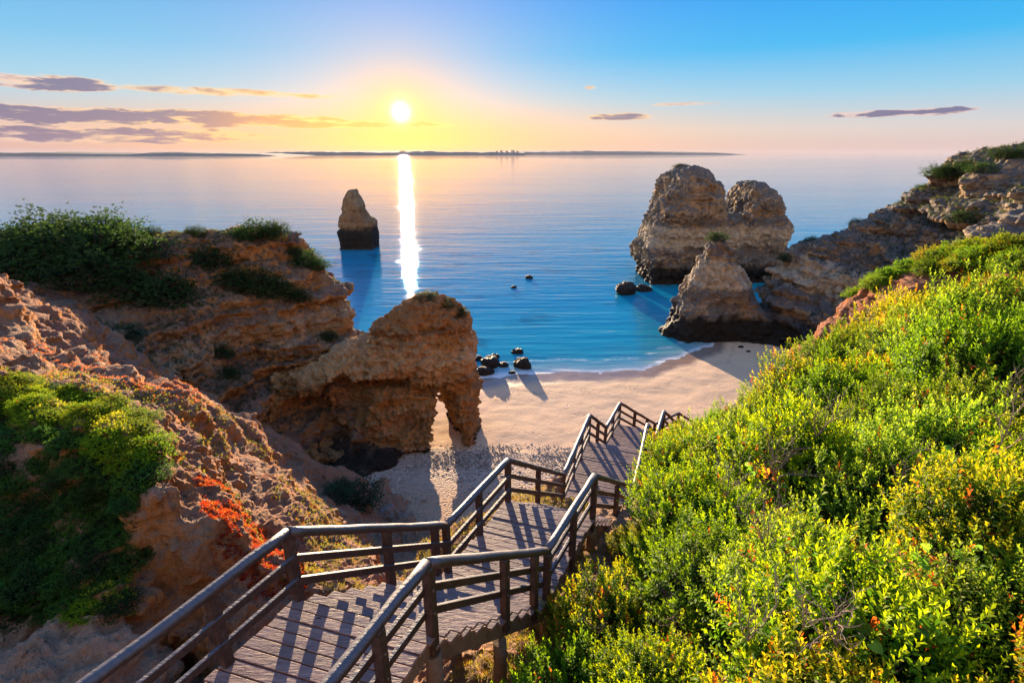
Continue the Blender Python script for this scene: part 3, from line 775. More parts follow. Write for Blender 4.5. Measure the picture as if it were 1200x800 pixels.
# ------------------------------------------------------------------ sea stacks
def stack(name, Y0, prof, T, mat, label, cat, h=.4, warp=1.2, rel=.4, p=2.6, pz=2.4, slant=0.0, kind=None, grooves=(), led=.08, lscale=.3, flute=.3, wsc=.2):
    pts = [(A(a, b, Y0)[0], A(a, b, Y0)[2]) for a, b in prof]
    x0, x1 = pts[0][0], pts[-1][0]
    pts = [(x0-8, -5.), (x0-.6, -4)] + pts + [(x1+.6, -4), (x1+8, -5.)]
    top = max(q[1] for q in pts)
    V, Q = ridge_body(pts, lambda x: Y0 + slant*(x-(x0+x1)/2), lambda x: T + 0*x, axis(x0-3, x1+3, h), axis(Y0-T*1.3-3, Y0+T*1.3+3, h), axis(-2, top+2.5, h*.8), p, pz, grooves, warp, wsc, led, lscale)
    V, Q = relief(V, Q, rel, .4, rel*.25, 1, flute=flute*1.3)
    o = mk(name, V, Q, mat, smooth=True)
    tag(o, label, cat, kind=kind)
    return o, BVHTree.FromPolygons(V.tolist(), Q.tolist())
twin, bvh_twin = stack('sea_stack', 124, [(746, 312), (747, 288), (757, 268), (768, 246), (774, 222), (784, 203), (798, 194), (820, 198), (834, 214), (834, 232), (841, 250), (860, 250), (867, 230), (875, 216), (887, 213), (899, 221), (907, 238), (911, 262), (912, 312)],
      10.5, M['grey'], 'tall twin-peaked limestone sea stack standing off the right headland', 'sea stack', h=.45, warp=.7, rel=.8, p=4.5, pz=4.0, wsc=.24, slant=.1, grooves=[(14.8, .05, .5), (1.0, .2, 1.9), (8.2, .04, .4)], led=.06)
needle, _ = stack('sea_stack', 163, [(400, 288), (400, 252), (403, 236), (406, 228), (411, 222), (416, 222), (420, 232), (426, 238), (428, 252), (438, 256), (441, 268), (441, 288)],
    5.0, M['needle'], 'lone needle-shaped sea stack far out under the sun', 'sea stack', h=.36, warp=.45, rel=.42, p=3.2, pz=3.2, grooves=[(11.5, .14, .7), (1.0, .16, 1.8), (6.5, .10, .5)], led=.05)

# ------------------------------------------------------------------ right headland
rp = [A(915, 312, 84), A(945, 292, 84), A(1000, 272, 81), A(1050, 240, 77), A(1084, 214, 73), A(1102, 195, 70), A(1150, 189, 66), A(1200, 184, 62), A(1320, 180, 58), A(1500, 172, 55),
      A(905, 350, 79), A(900, 385, 76), A(950, 350, 74), A(1000, 325, 70), A(1050, 295, 67), A(1085, 240, 69), A(1100, 270, 62), A(1150, 250, 58), A(1200, 230, 52), A(1150, 215, 61), A(1000, 355, 66), A(950, 385, 69), A(1040, 330, 62),
      A(895, 408, 73.5), A(925, 418, 69.5), A(960, 410, 65), A(1000, 390, 60), A(1060, 350, 55), A(1130, 310, 50), A(1200, 280, 45),
      A(892, 372, 79), A(880, 385, 77)]
for x, y, z in [(39, 84, -4), (36.5, 81, -3), (42, 88, -4), (26, 88, -5), (40, 92, -5), (52, 96, -5), (70, 92, -4), (64, 84, 12), (75, 76, 24), (100, 60, 30), (38, 60, -1), (44, 52, 0), (60, 42, 14), (33, 67, -1.5), (30, 76, -3), (24, 84, -5), (54, 88, 3), (47, 90, -2), (110, 90, 10), (60, 35, 16)]:
    rp.append((x, y, z))
Hq = Height(rp, c=1.0, lam=.02)
xs = axis(24, 92, .7, (27, 56, .38)); ys = axis(40, 96, .7, (56, 86, .4)); zs = axis(-3, 33, .34)
V, Q = height_body(Hq, xs, ys, zs, warp=1.5, wscale=.15, terr=1.2)
V, Q = relief(V, Q, .65, .45, .35, 1, flute=.6)
rh = mk('headland_cliff', V, Q, M['grey'], smooth=True)
tag(rh, 'grey and ochre banded sea cliff rising to the right edge', 'sea cliff', kind='structure')
bvh_rh = BVHTree.FromPolygons(V.tolist(), Q.tolist()); RV, RQ = V, Q
crag, bvh_crag = stack('crag', 79, [(776, 392), (790, 380), (798, 352), (812, 330), (820, 302), (833, 284), (842, 272), (850, 284), (862, 306), (874, 330), (886, 354), (905, 372), (925, 392)], 4.0, M['grey'],
      'pointed jagged crag at the seaward tip of the right headland', 'rock', h=.32, warp=.9, rel=.6, p=2.0, pz=2.6, slant=-.18, led=.06)

# ------------------------------------------------------------------ loose rocks
def rock_mesh(name, seed, mat, squash=.7):
    import bmesh
    bm = bmesh.new(); bmesh.ops.create_icosphere(bm, subdivisions=4, radius=1.0)
    P = np.array([v.co[:] for v in bm.verts]); x, y, z = P.T
    d = 1 + .55*fbm(x+seed*7, y, z, .9, 4) + .16*fbm(x, y+seed*3, z, 2.6, 3, ridged=True)
    P = P*d[:, None]; P[:, 2] *= squash
    for v, p in zip(bm.verts, P): v.co = p
    for f in bm.faces: f.smooth = False
    me = bpy.data.meshes.new(name); bm.to_mesh(me); bm.free(); me.materials.append(mat)
    return me
dark_meshes = [rock_mesh('boulder', s, M['dark_rock']) for s in range(4)]
pale_meshes = [rock_mesh('boulder', s+9, M['pebble'], .8) for s in range(2)]
def boulder(px, py, wpx, label, group=None, pale=False, zoff=0.0, i=[0], z0=0.0, mesh=None):
    x, y, z = ground_at(px, py, z0)
    r = wpx/2/F*math.hypot(y, 0)/.93
    me = mesh or (pale_meshes if pale else dark_meshes)[i[0] % (2 if pale else 4)]; i[0] += 1
    o = link(bpy.data.objects.new('boulder', me)); o.location = (x, y, z+zoff*r); o.scale = (r, r*.85, r*random.uniform(.8, 1.1)); o.rotation_euler = (0, 0, random.uniform(0, 6.28))
    tag(o, label, 'boulder', group)
    return o
g = 'dark boulders at the water edge'
boulder(733, 344, 23, 'tall dark rock standing in the water left of the jagged crag', g, zoff=.45)
boulder(754, 340, 18, 'low dark rock awash just right of the tall water rock', g)
boulder(620, 326, 9, 'small dark rock breaking the open water, upper of the two offshore', g)
boulder(602, 337, 7, 'smallest dark rock in the open water, lower of the two offshore', g)
boulder(409, 335, 7, 'tiny dark rock in the water below the needle stack', g)
boulder(568, 437, 20, 'wide black boulder half on the sand beside the rock arch', g, zoff=.2)
boulder(574, 428, 24, 'black boulder in the foam behind the wide one', g, zoff=.2)
boulder(590, 428, 13, 'small black boulder in the middle of the shore rocks', g)
boulder(612, 429, 21, 'rounded black boulder, rightmost of the shore rocks', g, zoff=.3)
boulder(606, 413, 14, 'black rock farthest out in the foam of the shore rocks', g)
boulder(580, 419, 11, 'small black rock in the foam behind the middle boulder', g)
boulder(560, 421, 12, 'black rock in the shallows touching the arch', g)
boulder(600, 437, 8, 'little black stone on wet sand before the rounded boulder', g)
for (px, py, w, l) in ((878, 414, 9, 'small dark stone on the sand by the right cliff foot'), (892, 421, 7, 'dark stone lying alone in front of the right cliff foot'), (868, 408, 8, 'dark stone in the wet sand under the crag'), (905, 428, 6, 'smallest dark stone nearest the scrub by the right cliff foot')):
    boulder(px, py, w, l, 'stones at the right cliff foot', z0=.2)
for (px, py, w, l) in ((455, 600, 24, 'pale rounded boulder beside the dark green gully bush'), (438, 583, 13, 'small pale boulder behind the gully bush'), (473, 607, 14, 'small pale boulder at the lower right of the gully boulders'), (365, 548, 12, 'upright pale stone on the clay ledge above the gully bush')):
    boulder(px, py, w, l, 'pale boulders in the gully', pale=True, z0=2.0 if py > 560 else 2.2)
# loose gravel
ico = rock_mesh('stone', 2, M['pebble'], .6)
P0 = np.zeros(len(ico.vertices)*3); ico.vertices.foreach_get('co', P0)
import bmesh
bm = bmesh.new(); bmesh.ops.create_icosphere(bm, subdivisions=1, radius=1)
P0 = np.array([v.co[:] for v in bm.verts]); T0 = np.array([[v.index for v in f.verts] for f in bm.faces]); bm.free()
N = 16000
gx = rng.uniform(-13, 16, N); gy = rng.uniform(30, 44.5, N)
keep = gy + .10*(gx+2) < 44 + rng.normal(0, .8, N)
gx, gy = gx[keep], gy[keep]; N = len(gx)
r = rng.gamma(3, .011, N)+.022
gz = beach_z(gx, gy)
dirs = P0[None]*r[:, None, None]*np.stack([rng.uniform(.7, 1.4, N), rng.uniform(.7, 1.3, N), rng.uniform(.45, .8, N)], 1)[:, None, :]
V = (dirs + np.stack([gx, gy, gz], 1)[:, None, :]).reshape(-1, 3)
T = (T0[None] + (np.arange(N)*len(P0))[:, None, None]).reshape(-1, 3)
tag(mk('gravel', V, T, M['pebble'], smooth=True), 'grey gravel strewn across the shaded end of the beach', 'gravel', kind='stuff')

# ------------------------------------------------------------------ staircase
RH = 1.0
def P3(x, y, z): return np.array([x, y, z+CAMZ])
Lp = [P3(-4.4, 1.4, -5.2), P3(-2.65, 4.9, -5.2), P3(-1.135, 7.2, -7.03), P3(-.08, 9.2, -7.03), P3(1.48, 12.4, -9.6), P3(2.73, 15.93, -9.6), P3(3.7, 17.7, -11.1), P3(4.67, 19.8, -11.1), P3(7.0, 22.1, -13.4), P3(8.48, 23.2, -13.4), P3(11.3, 25.6, -16.0)]
Rp = [P3(-2.55, .9, -5.2), P3(-.93, 4.41, -5.2), P3(.567, 6.6, -7.03), P3(1.65, 8.65, -7.03), P3(3.35, 11.8, -9.6), P3(4.6, 15.3, -9.6), P3(5.45, 16.95, -11.1), P3(6.35, 19.06, -11.1), P3(8.3, 20.9, -13.4), P3(9.7, 21.9, -13.4), P3(12.5, 24.3, -16.0)]
stairs = empty('wooden_staircase', tuple(Lp[1]))
tag(stairs, 'weathered wooden boardwalk staircase with railings zigzagging down to the beach', 'staircase')
inv = Vector(tuple(-Lp[1]))
def place(o):      # meshes are made in world coordinates; bring them under the stair's own origin
    o.parent = stairs; o.location = inv; return o
for s in range(len(Lp)-1):
    a, b, c, d = Lp[s], Lp[s+1], Rp[s], Rp[s+1]
    mb = MB(); drop_ = a[2]-b[2]
    run = np.linalg.norm(((b-a)+(d-c))[:2])/2
    rs = random.Random(s)
    if drop_ < .1:
        n = max(2, round(run/.15)); name = 'landing'
        for k in range(n):
            t0, t1 = k/n, (k+1)/n - .017/run
            z = rs.uniform(-.006, .006)
            l0, l1 = a+(b-a)*t0, a+(b-a)*t1; r0, r1 = c+(d-c)*t0, c+(d-c)*t1
            e0, e1 = rs.uniform(.02, .07), rs.uniform(.02, .07)
            ux = (r0-l0)/np.linalg.norm(r0-l0)
            q = [l0-ux*e0, r0+ux*e1, r1+ux*e1, l1-ux*e0]
            mb.hexa([p+np.array([0, 0, z-.045]) for p in q] + [p+np.array([0, 0, z]) for p in q])
    else:
        n = max(3, round(drop_/.178)); name = 'flight'
        for k in range(n):
            z = -(k+1)/(n)*drop_ if k < n-1 else -drop_+.004
            for half in (0, 1):
                t0 = (k + half*.5)/n; t1 = (k+half*.5+.5)/n - .016/run
                if half == 0: t0 -= .035/run
                l0, l1 = a+(b-a)*t0, a+(b-a)*t1; r0, r1 = c+(d-c)*t0, c+(d-c)*t1
                e0, e1 = rs.uniform(.04, .08), rs.uniform(.04, .08)
                ux = (r0-l0)/np.linalg.norm(r0-l0); ux = ux*np.array([1, 1, 0])
                q = [l0-ux*e0, r0+ux*e1, r1+ux*e1, l1-ux*e0]
                for p in q: p[2] = a[2]+z
                mb.hexa([p+np.array([0, 0, -.045]) for p in q] + [p.copy() for p in q])
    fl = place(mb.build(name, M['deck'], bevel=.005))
    for (p, q) in ((a, b), (c, d)):
        m2 = MB(); lift = np.array([0, 0, -.19 if drop_ < .1 else -.33])
        inner = ((c-a) if p is a else (a-c)); inner = inner/np.linalg.norm(inner)*.05; inner[2] = 0
        m2.bar(p+lift+inner, q+lift+inner, .09, .26)
        st = m2.build('stringer', M['beam'], fl, bevel=.006)
# railings
Lt = {0: [.35, .75], 1: [.62, .92] if False else [.53, .9], 2: [.48], 3: [.47], 4: [.36, .66], 5: [.5], 6: [.5], 7: [.4, .75], 8: [], 9: [.5]}
Rt = {0: [.35, .78], 1: [.55, .85], 2: [.5], 3: [.5], 4: [.36, .66], 5: [.5], 6: [.5], 7: [.5], 8: [], 9: [.5]}
def railing(side, Ts, sgn):
    corner = [p for p in side]
    posts = []
    for s in range(len(side)-1):
        a, b = side[s], side[s+1]
        posts.append(a)
        for t in Ts[s]: posts.append(a+(b-a)*t)
    posts.append(side[-1])
    for i, p in enumerate(posts):
        mb = MB(); rr = random.Random(i*3+int(sgn))
        w = .11
        tilt = np.array([rr.uniform(-.008, .008), rr.uniform(-.008, .008), 0])
        j = max(0, i-1); d = posts[min(i+1, len(posts)-1)] - posts[j]; d[2] = 0; d /= np.linalg.norm(d)
        perp = np.array([d[1], -d[0], 0])*sgn
        up = tuple(d)
        base = p + perp*.01 + np.array([0, 0, -.36]); top = p + perp*.01 + tilt + np.array([0, 0, RH-.035])
        mb.bar(tuple(base), tuple(top), w, w, up=up)
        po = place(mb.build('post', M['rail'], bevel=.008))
        if p[1] < 9:
            for hh in (.66, .33):
                m3 = MB(); q0 = p + np.array([0, 0, hh]); out = perp*(w/2+.012)
                m3.tube([tuple(q0+perp*(w/2)), tuple(q0+out+perp*.008)], .014, 8)
                m3.build('bolt', M['bolt'], po)
    for s in range(len(side)-1):
        a, b = side[s], side[s+1]
        ln = np.linalg.norm(b-a); n = max(4, int(ln/.25))
        d = b-a; d = d/np.linalg.norm(d); perp = np.array([d[1], -d[0], 0])*sgn; perp /= np.linalg.norm(perp)
        rr = random.Random(s*11+5)
        pts = []
        for k in range(n+1):
            t = k/n
            q = a+(b-a)*t + np.array([0, 0, RH+.012])
            if 0 < k < n: q = q + np.array([rr.uniform(-.007, .007), rr.uniform(-.007, .007), rr.uniform(-.007, .007)])
            pts.append(tuple(q))
        mb = MB(); rad = [.070+rr.uniform(-.004, .004) for _ in pts]
        mb.tube(pts, rad, 12, seed=s, wob=.03, oval=.88)
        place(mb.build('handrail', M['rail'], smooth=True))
        for hh in (.64, .30):
            mb = MB(); off = -perp*.045*1.0
            ext = d*0.0
            mb.bar(tuple(a+off-ext+np.array([0, 0, hh])), tuple(b+off+ext+np.array([0, 0, hh])), .05, .10)
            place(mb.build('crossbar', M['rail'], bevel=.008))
railing(Lp, Lt, -1.0)
railing(Rp, Rt, 1.0)
# support posts under the corners and mid flights
sup = []
for s in range(1, len(Lp)):
    for S_ in (Lp, Rp):
        sup.append((S_[s], 0))
for s in (1, 3):
    for S_ in (Lp, Rp): sup.append(((S_[s]+S_[s+1])/2, 1))
sup.append(((Lp[0]+Lp[1])/2, 0)); sup.append(((Rp[0]+Rp[1])/2, 0))
for p, fl in sup:
    zb = drop(p[0], p[1], ztop=p[2]-.5)
    if zb is None: continue
    cx = 0; mb = MB()
    mb.tube([(p[0], p[1], zb-.4), (p[0]+.01, p[1], (zb+p[2])/2), (p[0], p[1], p[2]-(.32 if not fl else .55))], .10, 10, seed=1, wob=.04)
    place(mb.build('support_post', M['beam'], smooth=True))

# ------------------------------------------------------------------ shrubs
def leaves(P, D, U, L, Wd, col, fold=.25):
    """P base points, D direction, U up-ish, L length, Wd width -> rhombic folded leaf quads"""
    D = D/np.linalg.norm(D, axis=1, keepdims=True)
    S_ = np.cross(D, U); S_ /= np.maximum(np.linalg.norm(S_, axis=1, keepdims=True), 1e-6)
    Nn = np.cross(S_, D)
    L = L[:, None]; Wd = Wd[:, None]
    a = P; b = P + D*L*.55 + S_*Wd*.5 + Nn*Wd*fold; c = P + D*L - Nn*L*.12; d = P + D*L*.55 - S_*Wd*.5 + Nn*Wd*fold
    V = np.stack([a, b, c, d], 1).reshape(-1, 3)
    Q = np.arange(len(V)).reshape(-1, 4)
    C = np.repeat(col, 4, axis=0)
    return V, Q, C

def unit(v): return v/np.maximum(np.linalg.norm(v, axis=-1, keepdims=True), 1e-9)

def sprig_cloud(P, Ax, rg, per, slen, leaf, pal_tip, pal_old, red, redcol, wr=.42):
    n = len(P)
    Ax = unit(Ax)
    ref = unit(rg.normal(size=(n, 3))); T1 = unit(np.cross(Ax, ref)); T2 = np.cross(Ax, T1)
    k = np.arange(per); t = (k+.5)/per
    ang = k*2.399 + rg.uniform(0, 6.28, (n, 1))
    phi = np.radians(78 - 55*t)[None] + rg.normal(0, .12, (n, per))
    rad = np.cos(ang)[..., None]*T1[:, None] + np.sin(ang)[..., None]*T2[:, None]
    D = Ax[:, None]*np.cos(phi)[..., None] + rad*np.sin(phi)[..., None]
    ln = slen*rg.uniform(.7, 1.3, (n, 1))
    B = P[:, None] + Ax[:, None]*(ln*t[None])[..., None]
    L = leaf*(1.15 - .45*t)[None]*rg.uniform(.75, 1.25, (n, per))
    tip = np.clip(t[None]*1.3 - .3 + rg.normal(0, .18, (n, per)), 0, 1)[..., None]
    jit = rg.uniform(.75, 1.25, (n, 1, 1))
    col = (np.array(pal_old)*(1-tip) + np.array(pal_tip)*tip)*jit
    rm = (rg.random((n, 1)) < red) & (rg.random((n, per)) < .7)
    col = np.where(rm[..., None], np.array(redcol)*jit, col)
    U = Ax[:, None]*np.ones((1, per, 1))
    N = n*per
    col = np.concatenate([col.reshape(N, 3), np.ones((N, 1))], 1)
    return leaves(B.reshape(N, 3), D.reshape(N, 3), U.reshape(N, 3) + rg.normal(0, .1, (N, 3)), L.reshape(N), L.reshape(N)*wr, col)

def bush_mesh(seed, tip, old, red=.04, redcol=(.45, .08, .02), wr=.46, jit=.25, nout=1050, nin=420, per=12, leaf=.034, slen=.10, lump=.28, flat=.9, twig=60):
    """a bush of unit-ish radius .5 m, base at z = 0"""
    rg = np.random.default_rng(seed)
    def shell(n, lo, hi):
        d = unit(rg.normal(size=(n, 3))); d[:, 2] = np.abs(d[:, 2])*1.15 - .22; d = unit(d)
        r = .5*(1 + lump*2.2*fbm(d[:, 0]*1.6+seed, d[:, 1]*1.6, d[:, 2]*1.6, 1.2, 2) + .42*fbm(d[:, 0]+seed*3, d[:, 1], d[:, 2], 3.6, 2))
        return d, d*(r*rg.uniform(lo, hi, n))[:, None]
    d, p = shell(nout, .80, 1.08); di, pi_ = shell(nin, .45, .86)
    ax = unit(d*.8 + np.array([0, 0, .75]) + rg.normal(0, jit, d.shape))
    axi = unit(di + np.array([0, 0, .5]) + rg.normal(0, .4, di.shape))
    for q in (p, pi_): q[:, 2] = q[:, 2]*flat + .12
    a = sprig_cloud(p, ax, rg, per, slen, leaf, tip, old, red, redcol, wr)
    b = sprig_cloud(pi_, axi, rg, max(8, per-3), slen, leaf*1.25, tuple(v*.45 for v in old), tuple(v*.22 for v in old), red*.2, redcol, wr)  # inner leaves coloured darker to stand for shade inside the bush
    V = np.concatenate([a[0], b[0]]); Q = np.concatenate([a[1], b[1]+len(a[0])]); C = np.concatenate([a[2], b[2]])
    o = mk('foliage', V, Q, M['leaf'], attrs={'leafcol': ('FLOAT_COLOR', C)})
    mb = MB()
    for i in range(twig):
        q = Vector(p[i % len(p)])*random.uniform(.8, 1.0); m_ = q*.5 + Vector((random.uniform(-.04, .04), random.uniform(-.04, .04), -.03))
        s0 = Vector((random.uniform(-.05, .05), random.uniform(-.05, .05), -.15))
        mb.tube([s0, m_, q], [.012, .008, .004], 5, seed=i)
    br = mb.build('branches', M['twig'])
    fo, bo = o.data, br.data
    bpy.data.objects.remove(o); bpy.data.objects.remove(br)
    return fo, bo
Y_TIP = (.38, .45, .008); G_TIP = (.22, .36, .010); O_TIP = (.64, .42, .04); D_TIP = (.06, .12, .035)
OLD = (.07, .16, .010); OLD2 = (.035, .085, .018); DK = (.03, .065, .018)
protos = {
 'yellow': [bush_mesh(1, Y_TIP, (.08, .18, .008), .02), bush_mesh(2, (.31, .42, .008), (.07, .17, .008), .02, lump=.35)],
 'green': [bush_mesh(3, G_TIP, OLD, .02), bush_mesh(4, (.34, .46, .035), OLD, .03, lump=.4)],
 'orange': [bush_mesh(5, (.50, .42, .015), (.09, .16, .010), .09, (.55, .14, .02)), bush_mesh(6, (.46, .43, .015), OLD, .06, (.55, .12, .02))],
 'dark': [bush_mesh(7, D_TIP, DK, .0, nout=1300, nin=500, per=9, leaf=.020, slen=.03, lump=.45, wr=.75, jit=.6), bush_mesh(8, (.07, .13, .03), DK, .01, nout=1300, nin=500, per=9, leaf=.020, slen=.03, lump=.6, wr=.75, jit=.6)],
 'mound': [bush_mesh(11, (.13, .28, .03), (.02, .06, .014), .0), bush_mesh(12, (.09, .22, .04), (.02, .055, .016), .0, lump=.4)],
 'teal': [bush_mesh(9, (.07, .17, .09), (.02, .06, .035), 0, nout=1200, nin=500, per=9, leaf=.020, slen=.03, lump=.4, wr=.7, jit=.6)],
}
def bush(name, loc, s, kind, label, group=None, sz=1.0, k=0, rot=None, cat='shrub'):
    fo, bo = protos[kind][k % len(protos[kind])]
    r = empty(name, loc); r.scale = (s, s*random.uniform(.9, 1.1), s*sz); r.rotation_euler = (random.uniform(-.12, .12), random.uniform(-.12, .12), random.uniform(0, 6.28) if rot is None else rot)
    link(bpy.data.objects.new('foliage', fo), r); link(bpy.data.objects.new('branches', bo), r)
    tag(r, label, cat, group)
    if group == 'shrubs of the right slope': domes.append((loc[0], loc[1], loc[2]+.2*s, .5*s, .52*s*sz))
    return r
domes = []
def hit_scrub(px, py):
    u, v = (px-600)/F, (400-py)/F
    d = np.array([u, CP+v*SP, -SP+v*CP]); D = np.array(domes)
    for t in np.arange(1.0, 30, .05):
        q = d*t + np.array([0, 0, CAMZ])
        if (((q[0]-D[:, 0])**2+(q[1]-D[:, 1])**2)/D[:, 3]**2 + (q[2]-D[:, 2])**2/D[:, 4]**2).min() < 1.0: return q - d*.12
    return None
# the scrub on the right hill
def lower_edge(x, y):      # keep clear of the stairs: signed distance from the right stair edge
    best = 9e9
    for s in range(len(Rp)-1):
        a, b = Rp[s][:2], Rp[s+1][:2]; d = b-a; L2 = d@d
        t = max(0, min(1, ((np.array([x, y])-a)@d)/L2)); q = a+d*t
        dist = math.hypot(x-q[0], y-q[1])
        side = (x-q[0])*d[1] - (y-q[1])*d[0]
        if dist < abs(best): best = dist if side > 0 else -dist
    return best
def pix(x, y, z):
    z -= CAMZ; f = y*CP - z*SP; v = y*SP + z*CP
    return 600+F*x/f, 400-F*v/f
def inside(px, py, poly):
    c = False; j = len(poly)-1
    for i in range(len(poly)):
        xi, yi = poly[i]; xj, yj = poly[j]
        if (yi > py) != (yj > py) and px < (xj-xi)*(py-yi)/(yj-yi)+xi: c = not c
        j = i
    return c
placed = []
named = [  # px, py, Y, size, kind, label
 (985, 432, 18.0, 2.9, 'green', 'large round green bush on the crest in front of the red clay bank'),
 (1072, 392, 16.0, 2.7, 'green', 'broad dark-hearted bush on the upper right slope under the creeping strip of scrub'),
 (1165, 400, 11.5, 1.7, 'orange', 'orange-tipped bush at the right edge of the upper slope'),
 (745, 600, 8.4, .85, 'orange', 'orange and yellow bush leaning against the bend of the stair railing'),
 (815, 552, 10.2, 1.0, 'orange', 'russet-tipped bush on the lip of the slope above the lower stairs'),
 (880, 522, 12.5, 1.5, 'yellow', 'bright yellow-green bush on the lip hiding the last flight'),
 (770, 610, 7.7, 1.1, 'yellow', 'vivid lime round bush just right of the middle landing'),
 (950, 640, 5.6, 1.25, 'orange', 'golden round bush in the middle of the right slope with shaded lower side'),
]
for (px, py, Y_, s, kd, lab) in named:
    x, y, z = A(px, py, Y_); zg = drop(x, y)
    bush('shrub', (x, y, (zg or z)-.05), s, kd, lab, 'shrubs of the right slope', k=len(placed))
    placed.append((x, y, s*.42))
LIMX = [560, 640, 668, 700, 722, 745, 765, 800, 820, 850, 900, 935, 985, 1045, 1100, 1150, 1200, 1300]
LIMY = [810, 690, 622, 588, 562, 537, 513, 505, 490, 478, 455, 428, 392, 368, 352, 335, 318, 300]
rs = random.Random(21); tries = 0; nb = 0
while tries < 9000 and nb < 290:
    tries += 1
    y = 1.6 + 25*rs.random()**1.5; x = rs.uniform(.6, 22)
    if x > y*1.12+4.5: continue
    e = lower_edge(x, y)
    big = .92 + .085*y
    if e < .40*big+.1: continue
    zg = drop(x, y)
    if zg is None: continue
    px, py = pix(x, y, zg+.3)
    if px > 1520 or py > 960 or px < 590: continue
    if y > 19.5 and px < 1000 : continue
    if y > 21.5: continue
    sp = .93*big
    if any((x-a)**2+(y-b)**2 < (sp*.55+c*.55)**2 for a, b, c in placed): continue
    s = big*rs.uniform(.92, 1.5)
    if e < .8: s *= .75
    q = perlin(x*.35, y*.35, 2.0)+rs.uniform(-.35, .35)
    kd = 'orange' if q > .22 else 'yellow' if q > -.18 else 'green'
    if rs.random() < .2: kd = 'green'
    while s > .3*big:
        ok = True
        for (dx, hh) in ((0, .74), (-.3, .62), (-.5, .35), (.3, .62)):
            qx, qy = pix(x+dx*s, y, zg+hh*s)
            if qy < np.interp(qx, LIMX, LIMY): ok = False
        if ok: break
        s *= .9
    if s <= .3*big: continue
    lab = {'orange': 'orange-tipped shrub in the dense scrub of the right slope', 'yellow': 'yellow-green shrub in the dense scrub of the right slope', 'green': 'mid-green shrub in the dense scrub of the right slope'}[kd]
    bush('shrub', (x, y, zg-.08*s), s, kd, lab, 'shrubs of the right slope', k=rs.randint(0, 1), sz=rs.uniform(1.1, 1.5))
    placed.append((x, y, sp*.55)); nb += 1
print('hill bushes', nb, tries)

def bush_on(bvh, px, py, Y_, s, kd, label, group=None, sz=.8, sink=.1, name='shrub'):
    x, y, z = A(px, py, Y_)
    zg = drop(x, y, bvh)
    if zg is None: zg = z
    return bush(name, (x, y, zg-sink*s), s, kd, label, group, sz=sz, k=random.randint(0, 1))
# creeping strip beyond the hill
gp = 'bushes along the far strip of scrub'
for i, (px, py, Y_, s, kd, lab) in enumerate([
 (1005, 352, 27, 1.6, 'yellow', 'lowest yellowish bush at the tip of the strip above the red clay bank'), (1030, 338, 26.8, 1.9, 'green', 'second green bush up the strip above the clay bank'),
 (1058, 326, 26.4, 2.1, 'yellow', 'third bush up the strip, sunlit on its top'), (1085, 318, 26.2, 2.0, 'green', 'fourth bush up the strip, just below the sunlit one'), (1112, 316, 25.6, 1.8, 'yellow', 'small bright bush at the top end of the strip'),
 (1160, 300, 22, 2.0, 'yellow', 'bright bush left of the highest right-edge bush'), (1185, 295, 21.5, 2.4, 'yellow', 'highest bright bush cut by the right edge'), (1200, 318, 19, 2.2, 'green', 'green bush under the highest right-edge bush'), (1140, 330, 21, 2.0, 'green', 'shaded bush in the dip below the far strip')]):
    bush_on(bvh_ground, px, py, Y_, s*.8, kd, lab, gp)
for (px, py, Y_, s, kd) in [(1040, 352, 25.5, 1.5, 'green'), (1065, 342, 25.2, 1.7, 'green'), (1090, 334, 24.8, 1.8, 'orange'), (1112, 334, 24, 1.7, 'green'), (1132, 322, 23.5, 1.9, 'yellow'), (1085, 352, 23.8, 1.5, 'green'), (1125, 345, 22.5, 1.6, 'orange'), (1150, 325, 22, 1.9, 'green'), (1020, 362, 25.6, 1.2, 'green')]:
    bush_on(bvh_ground, px, py, Y_, s, kd, 'bush filling the shaded middle of the far strip of scrub', gp)

gp = 'dark bushes on the left headland'
big = [(20, 300, 45, 5.0, 'leftmost dark bush on the headland top'), (60, 280, 47, 6.0, 'tallest dark bush crowning the headland at the left'), (100, 280, 47, 5.5, 'dark bush crowning the headland right of the tallest'),
       (60, 315, 42, 6.5, 'wide dark bush below the tallest one'), (110, 310, 43, 6.5, 'dark bush in the middle of the big thicket'), (150, 305, 44.5, 5.5, 'dark bush at the right shoulder of the big thicket'),
       (150, 335, 41, 5.5, 'lower dark bush of the big thicket'), (188, 335, 42, 4.6, 'rightmost lower bush of the big thicket hanging over the cliff'), (30, 330, 39.5, 5.0, 'dark bush low at the left edge of the thicket'), (100, 338, 39.5, 4.5, 'dark bush at the bottom middle of the thicket'), (125, 290, 47, 4.5, 'dark bush on the back slope of the thicket')]
for (px, py, Y_, s, lab) in big: bush_on(bvh_head, px, py, Y_, s*1.25, 'dark', lab, gp, sz=.72, sink=.10)
